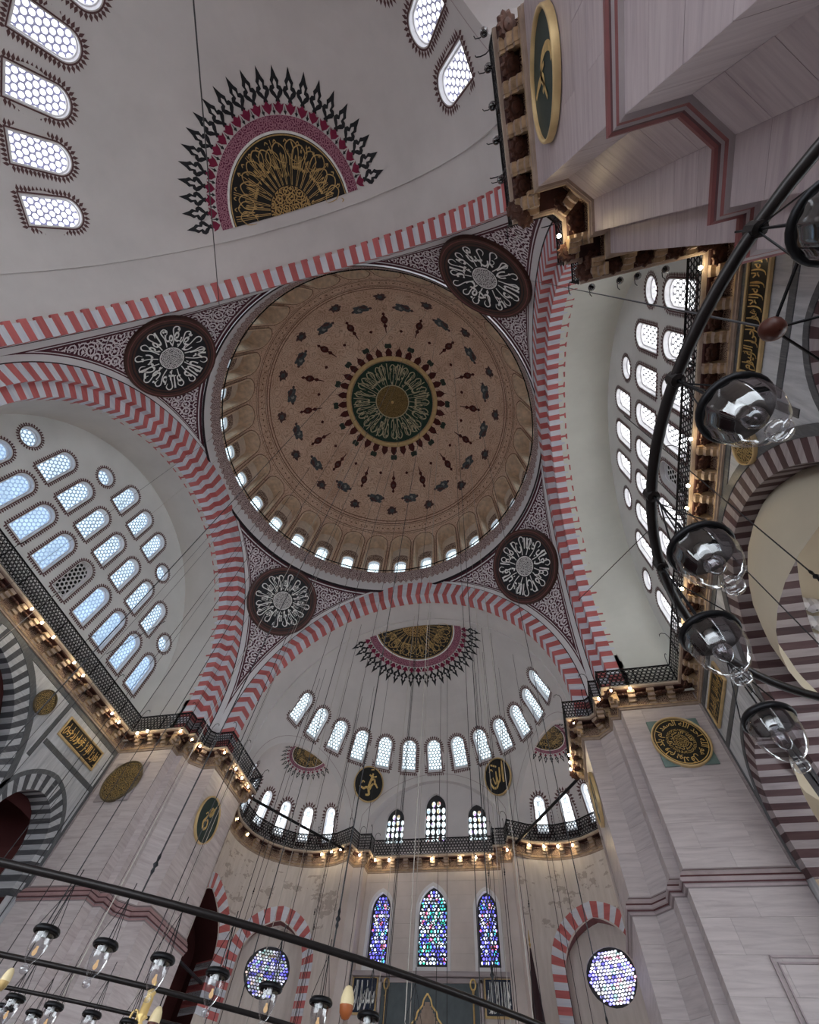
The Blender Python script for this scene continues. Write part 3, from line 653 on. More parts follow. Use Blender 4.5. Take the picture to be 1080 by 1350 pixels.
# half medallions at the crown of each semi-dome and exedra
def crown_map(c, R, ax, tilt=.055):
    """polar map on a sphere of radius R about c; ax = plan angle of the open half"""
    c = Vector(c); e1 = Vector((cos(ax), sin(ax), 0)); e2 = Vector((-sin(ax), cos(ax), 0))
    pole = (Vector((0, 0, 1))*cos(tilt)+e1*sin(tilt)); q1 = (e1*cos(tilt)-Vector((0, 0, 1))*sin(tilt))
    def f(u, v, d=0.):     # v forward (away from the nave), u across
        r = hypot(u, v)/R; n = pole*cos(r)+(q1*v+e2*-u)/max(1e-6, hypot(u, v))*sin(r); return c+n*(R-d)
    return f
def half_medallion(label, c, R, ax, sc, n=23, text='الله نور السموات والارض مثل نوره كمشكوة فيها مصباح', full=False, tl=.055):
    t = thing('crown_medallion', label, 'medallion', c); f0 = crown_map((0, 0, 0), R, ax, tl)
    f = lambda u, v, d=0.: f0(u*sc, v*sc, d)
    A0, A1 = (0., pi) if not full else (0, 2*pi)
    mb = MB(); disc2(mb, 3.62, f, .03, 48, 0, 8, A0, A1); ring2(mb, 3.52, 3.58, f, .05, .05, 48, 1, A0, A1); ring2(mb, 3.62, 3.74, f, .04, .04, 48, 2, A0, A1)
    mb.obj('field', ['disc_black', 'gold_dull', 'script_white'], t)
    mb = MB(); disc2(mb, 1.25, f, .05, 32, 0, 3, A0, A1); mb.obj('gilt_centre', 'medal_gold', t)
    mb = MB(); polar_text(mb, text, 1.35, 3.4, A1-.06, A0+.06, f, .06, 0, .0)
    for k in range(17):
        a = A0+(A1-A0)*(k+.5+random.uniform(-.2, .2))/17
        for da in (-.022, .022): stroke(mb, [(1.3*cos(a+da), 1.3*sin(a+da)), (2.0*cos(a+da), 2.0*sin(a+da)), (2.75*cos(a+da*.7), 2.75*sin(a+da*.7))], .032, f, .06)
        q = random.uniform(2.7, 3.1); b = a+random.uniform(-.05, .05); e = .16*random.choice((-1, 1))
        stroke(mb, [(2.3*cos(b-e), 2.3*sin(b-e), .4), (q*cos(b-e*.8), q*sin(b-e*.8), 1.), ((q+.3)*cos(b), (q+.3)*sin(b), 1.1), (q*cos(b+e*.7), q*sin(b+e*.7), 1.), ((q-.5)*cos(b+e*.2), (q-.5)*sin(b+e*.2), .8), ((q-.65)*cos(b-e*.9), (q-.65)*sin(b-e*.9), .4)], .055, f, .065)
        stroke(mb, [(3.25*cos(a+.1), 3.25*sin(a+.1), .5), (3.36*cos(a+.13), 3.36*sin(a+.13), 1.), (3.25*cos(a+.16), 3.25*sin(a+.16), .5)], .07, f, .06)
    mb.obj('gilt_script', 'gold_dull', t)
    mb = MB(); ring2(mb, 3.74, 4.38, f, .03, .03, 60, 0, A0, A1); mb.obj('braided_band', 'braid', t)
    mb = MB()
    LF = [(0, .48), (.13, .55), (.09, .66), (.30, .84), (.37, 1.0), (.29, 1.17), (.17, 1.2), (.24, 1.38), (.14, 1.54), (0, 1.98)]
    LF = LF+[(-x, y) for x, y in reversed(LF[:-1])]
    IN = [(0, .76), (.07, .90), (.17, 1.0), (.05, 1.08), (.09, 1.3), (0, 1.45), (-.09, 1.3), (-.05, 1.08), (-.17, 1.0), (-.07, .90)]
    RD = [(0, .02), (.20, .22), (.30, .48), (.16, .42), (0, .58), (-.16, .42), (-.30, .48), (-.20, .22)]
    NN = n if not full else 2*n
    for k in range(NN):
        a = A0+(A1-A0)*(k+.5)/NN; ca, sa = cos(a), sin(a)
        g = lambda P: [(ca*(4.38+y)+sa*x, sa*(4.38+y)-ca*x) for x, y in P]
        for P, mi, d in ((LF, 0, .03), (IN, 1, .04), (RD, 2, .045)): mb.add([f(*p, d) for p in g(P)], [tuple(range(len(P)))], mi)
        a2_ = a+(A1-A0)/NN/2
        if k < NN-1 or full: mb.add([f((4.38+y)*cos(a2_)+x*sin(a2_), (4.38+y)*sin(a2_)-x*cos(a2_), .03) for x, y in ((0, .0), (.09, .16), (.03, .2), (0, .42), (-.03, .2), (-.09, .16))], [(0, 1, 2, 3, 4, 5)], 0)
    mb.obj('painted_palmettes', ['ink', 'plaster_semi', 'petal_red'], t)
    return t
half_medallion('black and gold half medallion with a palmette fringe, above the arc of thirteen windows', (0, SY, Z0), SR, pi/2, 1.0)
half_medallion('large black and gold half medallion with leaf points, upper left above the red striped arch', (0, -SY, Z0), SR, -pi/2, 1.0)
fsw = lambda u, v, d=0.: (lambda q: (q[0], q[1]-SY, q[2]))(semi(u/cos(el0+v/SR), el0*SR+v, d))
swk = {1: WinKit(SW, fsw, .4, 'pane_qibla', ln=.24, pitch=.17), -1: WinKit(SW, fsw, .4, 'pane_entry', ln=.27, pitch=.17)}
EWK = WinKit(EW, lambda u, v, d=0.: (lambda q: (q[0]-EX.x, q[1]-EX.y, q[2]))(exed(u-EA*ER_, v, d)), .35, 'leaded_white', border='flame_brown', ln=.30, pitch=.2)
for s in (1, -1):
    rz = 0. if s > 0 else pi
    link('semi_dome', sdm, None, None, rz, kind='structure')
    for k in range(-6, 7): swk[s].place((0, s*SY, 0), rz-radians(12.75*k))
    for sx in (1, -1):
        link('exedra', exm if sx*s*s > 0 else exmm, None, None, rz, kind='structure')
        ax = atan2(.55, .835*sx)
        c = Vector((sx*EX.x, EX.y, EX.z)); 
        if s < 0: c = Vector((-c.x, -c.y, c.z)); ax += pi
        if s > 0 or c.x > 0:
            nm = ('left' if sx < 0 else 'right')+' of the lunette windows' if s > 0 else 'cut by the top edge'
            half_medallion('small dark half medallion in the apse vault '+nm, c, ER_, ax, .40, 15, 'ان الله غفور رحيم', tl=.24)
        if s > 0:
            for k in range(6): EWK.place((c.x, c.y, 0), (-(EA+ewin(k)) if sx > 0 else (EA+ewin(k))))
# central arch recess, lunette wall and lower mihrab wall
LY, QY = 27.45, 27.0
mb = MB(); cc = resample(carch, .6)
mb.grid([[c3(x, z) for x, z in cc], [(x, LY, z) for x, z in cc]], 0)
LW = [(arch_poly(1.72, 3.75, 8, .35), 0., 20.5), (arch_poly(1.5, 2.75, 8, .35), -3.42, 20.5), (arch_poly(1.5, 2.75, 8, .35), 3.42, 20.5)]
sheet(mb, carch, [shift(P, x, z) for P, x, z in LW], .7, lambda u, v: (u, LY, v), 0)
QW = [(arch_poly(2.05, 4.35, 9, .5), .06, 13.05), (arch_poly(1.42, 4.0, 9, .5), -3.72, 13.1), (arch_poly(1.42, 4.0, 9, .5), 3.82, 13.05)]
mb.obj('wall_lunette', 'plaster_apse', kind='structure')
mb = MB(); sheet(mb, [(-5.1, 5), (5.1, 5), (5.1, 19.2), (-5.1, 19.2)], [shift(P, x, z) for P, x, z in QW], 1., lambda u, v: (u, QY, v), 0)
for s in (-1, 1):
    mb.grid([[(s*5.1, QY, 5), (s*5.1, QY, 19.2)], [(s*5.1, 26., 5), (s*5.1, 26., 19.2)], [(s*5.95, 26., 5), (s*5.95, 26., 19.2)], [(s*6.2, 25.05, 5), (s*6.2, 25.05, 19.2)], [(s*6.9, 25.6, 5), (s*6.9, 25.6, 19.2)]], 0)
mb.obj('wall_qibla', 'wall_stone', kind='structure')
qs = struct('wall_facing')
for x0, x1 in ((-5.08, -4.68), (-2.78, -1.2), (1.32, 2.86), (4.78, 5.08)):
    for j in range(6):
        bx = MB(); bx.box(((x0+x1)/2, QY-.005, 12.95+.78*(j+.5)), (x1-x0-.02, .03, .765)); bx.obj('stone_block', 'wall_stone', qs)
for i in range(6):
    bx = MB(); bx.box((-5.08+10.16*(i+.5)/6, QY-.005, 17.98), (10.16/6-.02, .03, .54)); bx.obj('stone_block', 'wall_stone', qs)
fq = lambda u, v, d=0.: (u, d, v)
def plate(mb, P, f, d, n_col, n_row, k=.40, ky=.44, hexa=False, mi=0):
    """leaded plate pierced by rows of oval eyes"""
    x0, y0, x1, y1 = bbox(P); H = []; I = offset_closed(P, -.025)
    for j in range(n_row):
        for i in range(n_col+(1 if hexa and j % 2 else 0)):
            cx = x0+(x1-x0)*(i+(.5 if not (hexa and j % 2) else 0.))/n_col; cy = y0+(y1-y0)*(j+.5)/n_row
            O = shift(oval_poly((x1-x0)/n_col*k, (y1-y0)/n_row*ky, 10), cx, cy)
            if all(inpoly(px, py, I) for px, py in O): H.append(O)
    sheet(mb, P, H, .4, lambda u, v: f(u, v, d), mi)
def tracery(mb, P, f, d, n_col, n_row, mi=0, oval=True):
    """lead and plaster tracery: outer frame, bars and a grid of oval eyes"""
    x0, y0, x1, y1 = bbox(P); Pi = offset_closed(P, -.07)
    mb.grid([[f(*p, d) for p in P+[P[0]]], [f(*p, d) for p in Pi+[Pi[0]]]], mi)
    for i in range(n_col):
        for j in range(n_row):
            cx = x0+(x1-x0)*(i+.5)/n_col; cy = y0+(y1-y0)*(j+.5)/n_row
            if not inpoly(cx, cy, P): continue
            a = (x1-x0)/n_col*.46; b = (y1-y0)/n_row*.46; O = oval_poly(a, b, 14); I = oval_poly(a*.76, b*.80, 14)
            mb.grid([[f(cx+p[0], cy+p[1], d) for p in O+[O[0]]], [f(cx+p[0], cy+p[1], d) for p in I+[I[0]]]], mi)
for i, (P, x, z) in enumerate(LW):
    e = WinKit(P, fq, .3, 'stained_upper', 'plaster_apse', None, spl=.97).place((x, LY, z))
    mb = MB(); plate(mb, P, fq, .2, 4, 7 if i == 0 else 6, .37, .43); mb.obj('tracery', 'lead', e)
for i, (P, x, z) in enumerate(QW):
    k = WinKit(P, fq, .3, 'stained_green' if i == 0 else 'stained_blue', 'plaster_white', None, spl=.97)
    e = k.place((x, QY, z)); mb = MB(); plate(mb, P, fq, .2, 9 if i == 0 else 7, 22 if i == 0 else 20, .38, .40, True); tracery(mb, P, fq, .18, 3, 6 if i == 0 else 5); mb.obj('tracery', 'lead', e)
    A = offset_closed(P, .22); mb = MB(); mb.grid([[fq(*p, -.0) for p in A+[A[0]]], [fq(*p, -.06) for p in A+[A[0]]], [fq(*p, -.06) for p in P+[P[0]]], [fq(*p, .1) for p in P+[P[0]]]], 0); mb.obj('surround', 'plaster_white', e)
mb = MB(); mb.grid([[(x, -27.5, z) for x in (-14, 14)] for z in (8, 27)]); mb.obj('wall_entry', 'wall_stone', kind='structure')  # unseen wall, added to cut low sky light; open below to admit some
mb = MB()
for sx in (-1, 1): mb.grid([[(sx*13.2, 27.4, z), (sx*29.6, 27.4, z)] for z in (4.5, 24.5)])
mb.obj('wall_aisle_end', 'aisle_cream', kind='structure')
# ---- exedra lower walls with red and white arches
def cyl(sx):
    R = 4.85
    return lambda u, v, d=0.: (sx*(EX.x+(R+d)*sin(u/R+EA)), EX.y+(R+d)*cos(u/R+EA), v)
for sx in (-1, 1):
    f = cyl(sx); st = struct('wall_exedra_%s' % ('left' if sx < 0 else 'right')); mb = MB()
    cu = [-36.0*pi/180*4.85, 36.0*pi/180*4.85]
    OP = arch_poly(4.5, 7.0, 12, .28); op = [shift(OP, c, 8.0) for c in cu]
    sheet(mb, [(-4.85*radians(88), 5), (4.85*radians(92), 5), (4.85*radians(92), 19.2), (-4.85*radians(88), 19.2)], op, .8, f, 0)
    for i, c in enumerate(cu):
        dep = .75 if i == 0 else 2.2; PP = op[i]
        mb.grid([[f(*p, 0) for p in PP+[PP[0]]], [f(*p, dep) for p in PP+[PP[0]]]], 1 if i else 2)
        if i == 0: sheet(mb, PP, [shift(round_poly(1.3, 26), c+.1, 12.55)], .8, lambda u, v: f(u, v, .75), 0)
        else: mb.add([f(*p, dep) for p in PP], [tuple(range(len(PP)))], 1)  # dark sheet closes the side opening, standing in for its shade
    mb.obj('wall_face', ['wall_worn', 'aisle_dark', 'maroon_mould'], st)
    vin = arc_curve(2.25+.35, .35, 12.45, 22, .33); vout = arc_curve(3.05+.35, .35, 12.45, 22, .33)
    for i, c in enumerate(cu):
        ar = struct(trim_name()); g = lambda h, z, d, c=c: f(c+h, z, d)
        voussoirs(ar, g, [(vout, -.05), (vin, -.05), (vin, .5 if i == 0 else 1.6)], 22, 8, ['voussoir_red', 'voussoir_pale'], tooth=.0)
    fr = lambda u, v, d=0., f=f, c=cu[0]: f(c+.1+u, 12.55+v, .75+d)
    RP = round_poly(1.3, 26); e = WinKit(RP, fr, .3, 'stained_round' if sx > 0 else 'stained_dim', 'plaster_apse', None, spl=.98).place()
    mb = MB(); plate(mb, RP, fr, .12, 15, 17, .42, .42, True); mb.obj('tracery', 'lead', e)
    tb = MB(); tb.tube([f(cu[1]-2.2, 11.1, .2), f(cu[1]+2.2, 11.1, .2)], .09, 6); tb.obj('tie_beam', 'iron_rod', st)
# ---- marble-clad piers
PIER = [(17.45, 10.8), (13.55, 10.8), (13.55, 11.5), (13.1, 11.5), (13.1, 12.35), (12.4, 13.05), (11.55, 13.05), (11.55, 17.05)]
def pier_poly(sx, sy):
    P = [(sx*x, sy*y) for x, y in PIER]; return P if sx*sy > 0 else P[::-1]
unit = MB(); unit.box((0, 0, 0), (1, 1, 1))
um = {m: unit.mesh('marble_panel', [m]) for m in ('marble_lilac_shaded', 'marble_pink', 'marble_rose', 'marble_grey', 'marble_dark')}
def panels(parent, poly, z0, z1, nz, mat, gap=.006, wide=2.1, tk=.12):
    hz = (z1-z0)/nz
    for i in range(len(poly)-1):
        a, b = Vector(poly[i]), Vector(poly[i+1]); L = (b-a).length; t = (b-a)/L; nn = Vector((-t.y, t.x)); rz = atan2(t.y, t.x)
        n = max(1, round(L/wide))
        for j in range(nz):
            cuts = [0., L] if n == 1 else ([L*k/n for k in range(n+1)] if j % 2 == 0 else [0.]+[L*(k+.5)/n for k in range(n)]+[L])
            for k in range(len(cuts)-1):
                w = cuts[k+1]-cuts[k]-gap; c = a+t*((cuts[k]+cuts[k+1])/2)-nn*(tk/2-random.uniform(0, .005))
                m = Matrix.Translation((c.x, c.y, z0+hz*(j+.5))) @ Matrix.Rotation(rz, 4, 'Z') @ Matrix.Diagonal((w, tk, hz-gap, 1))
                link('marble_panel', um[mat], parent, mat=m)
def loft(mb, poly, prof, mi=0):
    """sweep (offset, z) profile along an open plan polyline"""
    rows = []
    for o, z in prof: rows.append([(p[0], p[1], z) for p in offset_open(poly, o)])
    mb.grid(rows, mi if not isinstance(mi, list) else (lambda i, j: mi[i]))
for sx, sy in ((1, 1), (-1, 1), (1, -1)):
    st = struct('pier'); P = pier_poly(sx, sy); mt = ('marble_pink' if sy > 0 else 'marble_lilac_shaded') if sx > 0 else 'marble_rose'
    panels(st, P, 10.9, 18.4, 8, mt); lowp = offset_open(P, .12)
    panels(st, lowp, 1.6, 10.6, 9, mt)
    mb = MB(); loft(mb, [(P[0][0]*1.012, P[0][1])]+P+[(P[-1][0]*1.012, P[-1][1])] if sx*sy > 0 and False else P, [(-.05, 0), (-.05, 19.2)])
    mb.box((sx*17.5, sy*11.0, 9.6), (.3, .5, 19.2)); mb.obj('core', 'stone_pale', st)
    mb = MB(); loft(mb, P, [(.0, 11.16), (.05, 11.13), (.08, 11.08), (.10, 11.05), (.13, 11.02), (.15, 10.97), (.20, 10.94), (.22, 10.86), (.25, 10.84), (.26, 10.78), (.31, 10.75), (.31, 10.66), (.27, 10.63), (.26, 10.57), (.22, 10.55), (.20, 10.48), (.12, 10.46), (.115, 10.42)], [2, 2, 1, 2, 0, 0, 0, 2, 1, 0, 0, 0, 1, 2, 0, 2, 1])
    mb.obj('moulding', ['maroon_mould' if sy < 0 else ('mould_rose' if sx < 0 else 'mould_grey'), 'mould_line', 'stone_pale'], st)
mb = MB()
for o, wd in ((0., .07), (.16, .05)):
    mb.box((16.3+o/2, 10.63, 8.55-o), (2.4-o, .06, wd)); mb.box((15.12+o, 10.63, 5.5-o/2), (wd, .06, 6.1-o))
mb.obj('panel_moulding', 'mould_grey', kind='structure')
mb = MB(); mb.grid([[(-sx*11.6, -14, z) for z in (0, 19)] for sx in (1,)]+[[(-11.6, -17, z) for z in (0, 19)]]); mb.grid([[(-12.4, -13, z) for z in (0, 19.5)], [(-17.5, -10.8, z) for z in (0, 19.5)]]); mb.obj('pier', 'marble_rose', kind='structure')
# ---- arcade walls under the side galleries
AX = 17.5
BIGi, BIGo = (5.7, .6, 11.55), (6.6, .7, 11.6)
for s in (-1, 1):
    st = struct('wall_arcade_%s' % ('left' if s < 0 else 'right'))
    bi = arc_curve(5.15+.5, .5, 11.6, 60, .30); bo = arc_curve(6.0+.35, .55, 11.75, 60, .30); bb = arc_curve(6.35+.35, .55, 11.75, 60, .30)
    si = arc_curve(1.9+.1, .1, 12.2, 26, .29); so = arc_curve(2.5+.15, .2, 12.35, 26, .29); sb = arc_curve(2.72+.15, .2, 12.35, 26, .29)
    f = lambda u, v, d=0., s=s: (s*(AX+d), u, v)
    hol = [[bi(k) for k in range(0, 61)]]
    hol[0] = [(hol[0][0][0], 1.)]+hol[0]+[(hol[0][-1][0], 1.)]
    for c in (-8.1, 8.1):
        h = [(si(k)[0]+c, si(k)[1]) for k in range(0, 27)]; hol.append([(h[0][0], 1.)]+h+[(h[-1][0], 1.)])
    mb = MB(); sheet(mb, [(-10.85, 0), (10.85, 0), (10.85, 19.2), (-10.85, 19.2)], hol, .9, f, 0); mb.obj('wall_face', 'marble_grey', st)
    mats = ['stone_brown', 'stone_pale'] if s > 0 else ['stone_slate', 'stone_white']
    for c, (ci, co, cb), n, nv in ((0., (bi, bo, bb), 60, 4), (-8.1, (si, so, sb), 26, 6), (8.1, (si, so, sb), 26, 6)):
        ar = struct(trim_name()); g = lambda h, z, d, c=c: f(c+h, z, d)
        voussoirs(ar, g, [(co, -.04), (ci, -.04), (ci, 2.2 if c == 0 else 1.3)], n, nv, mats if c == 0 or s > 0 else mats)
        mb = MB(); ks = range(-nv, n+nv+1); mb.grid([[f(c+co(k)[0], co(k)[1], -.04) for k in ks], [f(c+co(k)[0], co(k)[1], -.07) for k in ks], [f(c+cb(k)[0], cb(k)[1], -.07) for k in ks], [f(c+cb(k)[0], cb(k)[1], 0.) for k in ks]]); mb.obj('border_band', 'marble_dark', ar)
    for a, b in (((-10.75, 18.0), (10.75, 18.28)), ((-10.8, 11.), (-10.6, 18.)), ((10.6, 11.), (10.8, 18.)), ((5.95, 15.75), (10.6, 16.02)), ((-10.6, 15.75), (-5.95, 16.02)), ((5.6, 14.9), (5.86, 18.)), ((-5.86, 14.9), (-5.6, 18.))):
        bx = MB(); c = ((a[0]+b[0])/2, (a[1]+b[1])/2); bx.box(f(*c, -.01), (.05, b[0]-a[0], b[1]-a[1])); bx.obj('dark_band', 'marble_dark', st)
    for y0 in (-10.6, 5.9):
        for i in range(3):
            for z, h in ((16.05, .95), (17.0, .97)):
                bx = MB(); bx.box(f(y0+4.7*(i+.5)/3, z+h/2, -.0), (.03, 4.7/3-.02, h-.02)); bx.obj('marble_slab', 'marble_grey', st)
    for y in (-5.62, 5.62):     # columns between the arches
        cl = MB(); cl.lathe([(.62, 0), (.62, .5), (.5, .7), (.46, 9.6), (.55, 9.7), (.5, 9.85), (.85, 10.7), (.85, 11.0)], 24, 0, (s*(AX+.62), y, 0)); cl.obj('column', 'marble_dark', st, True)
    # aisle vault behind
    va = MB(); c = (s*23.2, 0, 13.4)
    va.lathe([(6.4*sin(radians(t)), 6.4*cos(radians(t))) for t in (1, 10, 20, 30, 40, 50, 60, 70, 80, 90)], 40, 0, c)
    for y in (-8.4, 8.4): va.lathe([(3.6*sin(radians(t)), 3.6*cos(radians(t))) for t in (1, 15, 30, 45, 60, 75, 90)], 30, 0, (s*22.2, y, 13.6))
    va.grid([[(s*29.5, -30, 5.5 if s > 0 else 0.), (s*29.5, 34, 5.5 if s > 0 else 0.)], [(s*29.5, -30, 24), (s*29.5, 34, 24)]], 0)
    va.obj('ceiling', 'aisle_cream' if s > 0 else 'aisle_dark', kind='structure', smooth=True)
    if s > 0:
        mq = MB()
        for i in range(5):
            for j in range(6-i):
                x = 19.6+.42*j; y = 3.0+.5*i+.12*j; z = 18.0-.55*i-.05*j
                mq.lathe([(.02, .28), (.20, .16), (.30, -.05), (.26, -.3), (.05, -.42)], 7, 0, (x, y+.6, z-.4))
        mq.obj('muqarnas', 'plaster_white', st)
# ---- gallery cornice: moulding, corbels, rosettes
exR = [(EX.x+4.85*sin(EA+radians(a)), EX.y+4.85*cos(EA+radians(a))) for a in range(84, -83, -8)]
RIGHT = [(11.55, -17.05), (11.55, -13.05), (12.4, -13.05), (13.1, -12.35), (13.1, -11.5), (13.55, -11.5), (13.55, -10.8), (17.45, -10.8)]+PIER+exR+[(6.2, 25.05), (5.95, 26.0), (5.1, 26.0), (5.1, 27.0)]
LEFT = [(-x, y) for x, y in RIGHT][::-1]; LEFT = LEFT[:-7]      # stops at the far left pier
WPATH = RIGHT+LEFT
def off_of(p): return .42 if p[1] > 17.2 else .75
def offset_var(P, k=1.):
    out = []; n = len(P)
    for i in range(n):
        b = Vector(P[i]); t1 = (b-Vector(P[i-1])).normalized() if i else None; t2 = (Vector(P[i+1])-b).normalized() if i < n-1 else None
        t1 = t1 or t2; t2 = t2 or t1
        n1 = Vector((-t1.y, t1.x)); n2 = Vector((-t2.y, t2.x)); q = max(.5, 1+n1.dot(n2)); out.append(tuple(b+(n1+n2)*(k*off_of(P[i])/q)))
    return out
EPATH = offset_var(WPATH)
corn = struct('cornice'); mb = MB()
prof = [(0., 18.28), (.10, 18.30), (.10, 18.37), (.17, 18.40), (.19, 18.46), (.14, 18.49), (.10, 18.52), (.06, 18.55), (.05, 19.0), (.12, 19.06), (.80, 19.06), (.86, 19.10), (.96, 19.12), (1.0, 19.16), (1.0, 19.26), (.9, 19.27), (0., 19.27)]
rows = [[(p[0], p[1], z) for p in offset_var(WPATH, o)] for o, z in prof]
L = [0.]
for i in range(1, len(WPATH)): L.append(L[-1]+(Vector(WPATH[i])-Vector(WPATH[i-1])).length)
mb.grid(rows, lambda i, j: [0, 0, 0, 1, 0, 1, 0, 2, 2, 3, 3, 0, 0, 4, 4, 4][i], uvs=[[(l, z) for l in L] for o, z in prof])
mb.obj('moulding', ['cornice_stone', 'cornice_gold', 'frieze_scroll', 'cornice_dark', 'cornice_edge'], corn)
def corbel_mesh(dep):
    mb = MB(); k = dep
    pf = [(.02, -.62), (.16*k, -.60), (.19*k, -.47), (.36*k, -.45), (.40*k, -.32), (.60*k, -.30), (.66*k, -.16), (.86*k, -.14), (.90*k, 0.), (.02, 0.)]
    for w, j in ((.36, 0), (.20, 1)):
        q = [(a+(.02 if j else 0), b-(.02 if j else 0)) for a, b in pf]
        mb.grid([[(a, -w/2, b) for a, b in q+[q[0]]], [(a, w/2, b) for a, b in q+[q[0]]]], lambda i, jj: 0 if jj % 2 else 1)
        for yy in (-w/2, w/2): mb.add([(a, yy, b) for a, b in q], [tuple(range(len(q)))], 1)
    return mb.mesh('corbel', ['cornice_stone', 'cornice_gold'])
def rosette_mesh():
    mb = MB(); rows = []
    for r, z in ((.30, .05), (.31, -.02), (.25, -.06), (.16, -.05), (.14, -.08), (.02, -.10)):
        rows.append([(r*(1+.10*cos(10*a)*(r > .2))*cos(a), r*(1+.10*cos(10*a)*(r > .2))*sin(a), z) for a in [2*pi*k/40 for k in range(40)]])
    mb.grid(rows, lambda i, j: 0, True); return mb.mesh('rosette', ['boss', 'cornice_gold'])
CM = {.75: corbel_mesh(.72), .42: corbel_mesh(.42)}; RM = rosette_mesh()
SEGS = []
for i in range(len(EPATH)-1):
    a, b = Vector(EPATH[i]), Vector(EPATH[i+1]); Ls = (b-a).length
    if Ls < .05: continue
    t = (b-a)/Ls; nn = Vector((-t.y, t.x)); SEGS.append((a, b, t, nn, Ls, off_of(WPATH[i])))
# the curved apse galleries are cut into even bays along their length
def runs():
    out = []; cur = []
    for sg in SEGS:
        if cur and cur[-1][2].dot(sg[2]) < .95: out.append(cur); cur = []
        cur.append(sg)
    out.append(cur); return out
def along(run, d):
    for a, b, t, nn, Ls, o in run:
        if d <= Ls+1e-6: return a+t*d, t, nn, o
        d -= Ls
    a, b, t, nn, Ls, o = run[-1]; return b, t, nn, o
RUNS = runs()
for run in RUNS:
    Lr = sum(s[4] for s in run)
    if Lr < .35: continue
    n = max(1, round(Lr/1.04))
    for k in range(n):
        p, t, nn, o = along(run, Lr*(k+.5)/n); o2 = .75 if o > .5 else .42; q = p-nn*o
        m = Matrix.Translation((q.x, q.y, 19.06)) @ Matrix.Rotation(atan2(nn.y, nn.x), 4, 'Z'); link('corbel', CM[o2], corn, mat=m)
        ks = [k+1] if k < n-1 else []
        if k == 0: ks.append(.12 if n > 1 else .1)
        if k == n-1 and n > 1: ks.append(n-.12)
        for kk in ks:
            p, t, nn, o = along(run, Lr*kk/n); q = p-nn*o*.50; s_ = 1. if o > .5 else .62
            m = Matrix.Translation((q.x, q.y, 18.93)) @ Matrix.Rotation(atan2(nn.y, nn.x), 4, 'Z') @ Matrix.Rotation(radians(28), 4, 'Y') @ Matrix.Scale(s_, 4); link('rosette', RM, corn, mat=m)
# ---- wrought iron gallery railings
def rail_panel():
    mb = MB(); nx, nz = 8, 5
    for i in range(nx):
        for j in range(nz):
            cx = (i+.5)/nx+(.25/nx if j % 2 else -.25/nx); cz = .06+.86*(j+.5)/nz; ro, ri = .080, .044
            mb.grid([[(cx+r*cos(2*pi*k/8), yy, cz+r*1.22*sin(2*pi*k/8)) for k in range(8)] for r, yy in ((ro, 0), ((ro+ri)/2, -.014), (ri, 0))], 0, True)
    for z in (.02, .95): mb.box((.5, 0, z), (1., .03, .03))
    return mb.mesh('railing_panel', ['iron'])
RP_ = rail_panel(); pb = MB(); pb.box((0, 0, .55), (.05, .05, 1.1)); PB = pb.mesh('post', ['iron'])
hb = MB(); hb.tube([(0, 0, 1.1), (0, 0, 1.35), (.08, 0, 1.55), (.24, 0, 1.62), (.38, 0, 1.55), (.42, 0, 1.42)], .018, 5); HBm = hb.mesh('lamp_hook', ['iron'])
def zone(p):
    x, y = p.x, p.y
    if y < -9.9 and x > 0: return 'near'
    if x > 16: return 'rwall'
    if x < -16: return 'lwall'
    if y < 16.9: return 'rpier' if x > 0 else 'lpier'
    if abs(x) < 6.6: return 'mid'
    return 'rapse' if x > 0 else 'lapse'
RLAB = {'near': 'black wrought-iron railing on the near marble pier at the upper right', 'rwall': 'long black wrought-iron railing below the bright white windows on the right', 'lwall': 'long black wrought-iron railing below the blue-lit windows on the left',
        'rpier': 'black wrought-iron railing stepping round the pier with the gold disc, right of the niche', 'lpier': 'black wrought-iron railing stepping round the left pier beside the striped arches', 'mid': 'black wrought-iron railing under the three coloured lunette windows', 'rapse': 'curved black wrought-iron railing in the right-hand apse', 'lapse': 'curved black wrought-iron railing in the left-hand apse'}
RAILS = {z: thing('railing', l, 'railing') for z, l in RLAB.items()}
trs = {z: MB() for z in RLAB}
for run in RUNS:
    Lr = sum(s[4] for s in run); n = max(1, round(Lr/1.75))
    for k in range(n):
        p, t, nn, o = along(run, Lr*k/n); p2, *_ = along(run, Lr*(k+1)/n); d = p2-p; par = RAILS[zone((p+p2)/2)]; z_ = zone((p+p2)/2)
        m = Matrix.Translation((p.x-nn.x*.04, p.y-nn.y*.04, 19.27)) @ Matrix.Rotation(atan2(d.y, d.x), 4, 'Z')
        link('railing_panel', RP_, par, mat=m @ Matrix.Diagonal((d.length, 1, 1.1, 1)))
        link('post', PB, par, mat=m)
        trs[z_].tube([(p.x-nn.x*.04, p.y-nn.y*.04, 20.36), (p2.x-nn.x*.04, p2.y-nn.y*.04, 20.36)], .035, 6)
        if k % 2 == 0 and d.length > .9: link('lamp_hook', HBm, par, mat=m @ Matrix.Rotation(pi/2, 4, 'Z'))
for z_ in trs: trs[z_].obj('top_rail', 'iron', RAILS[z_])
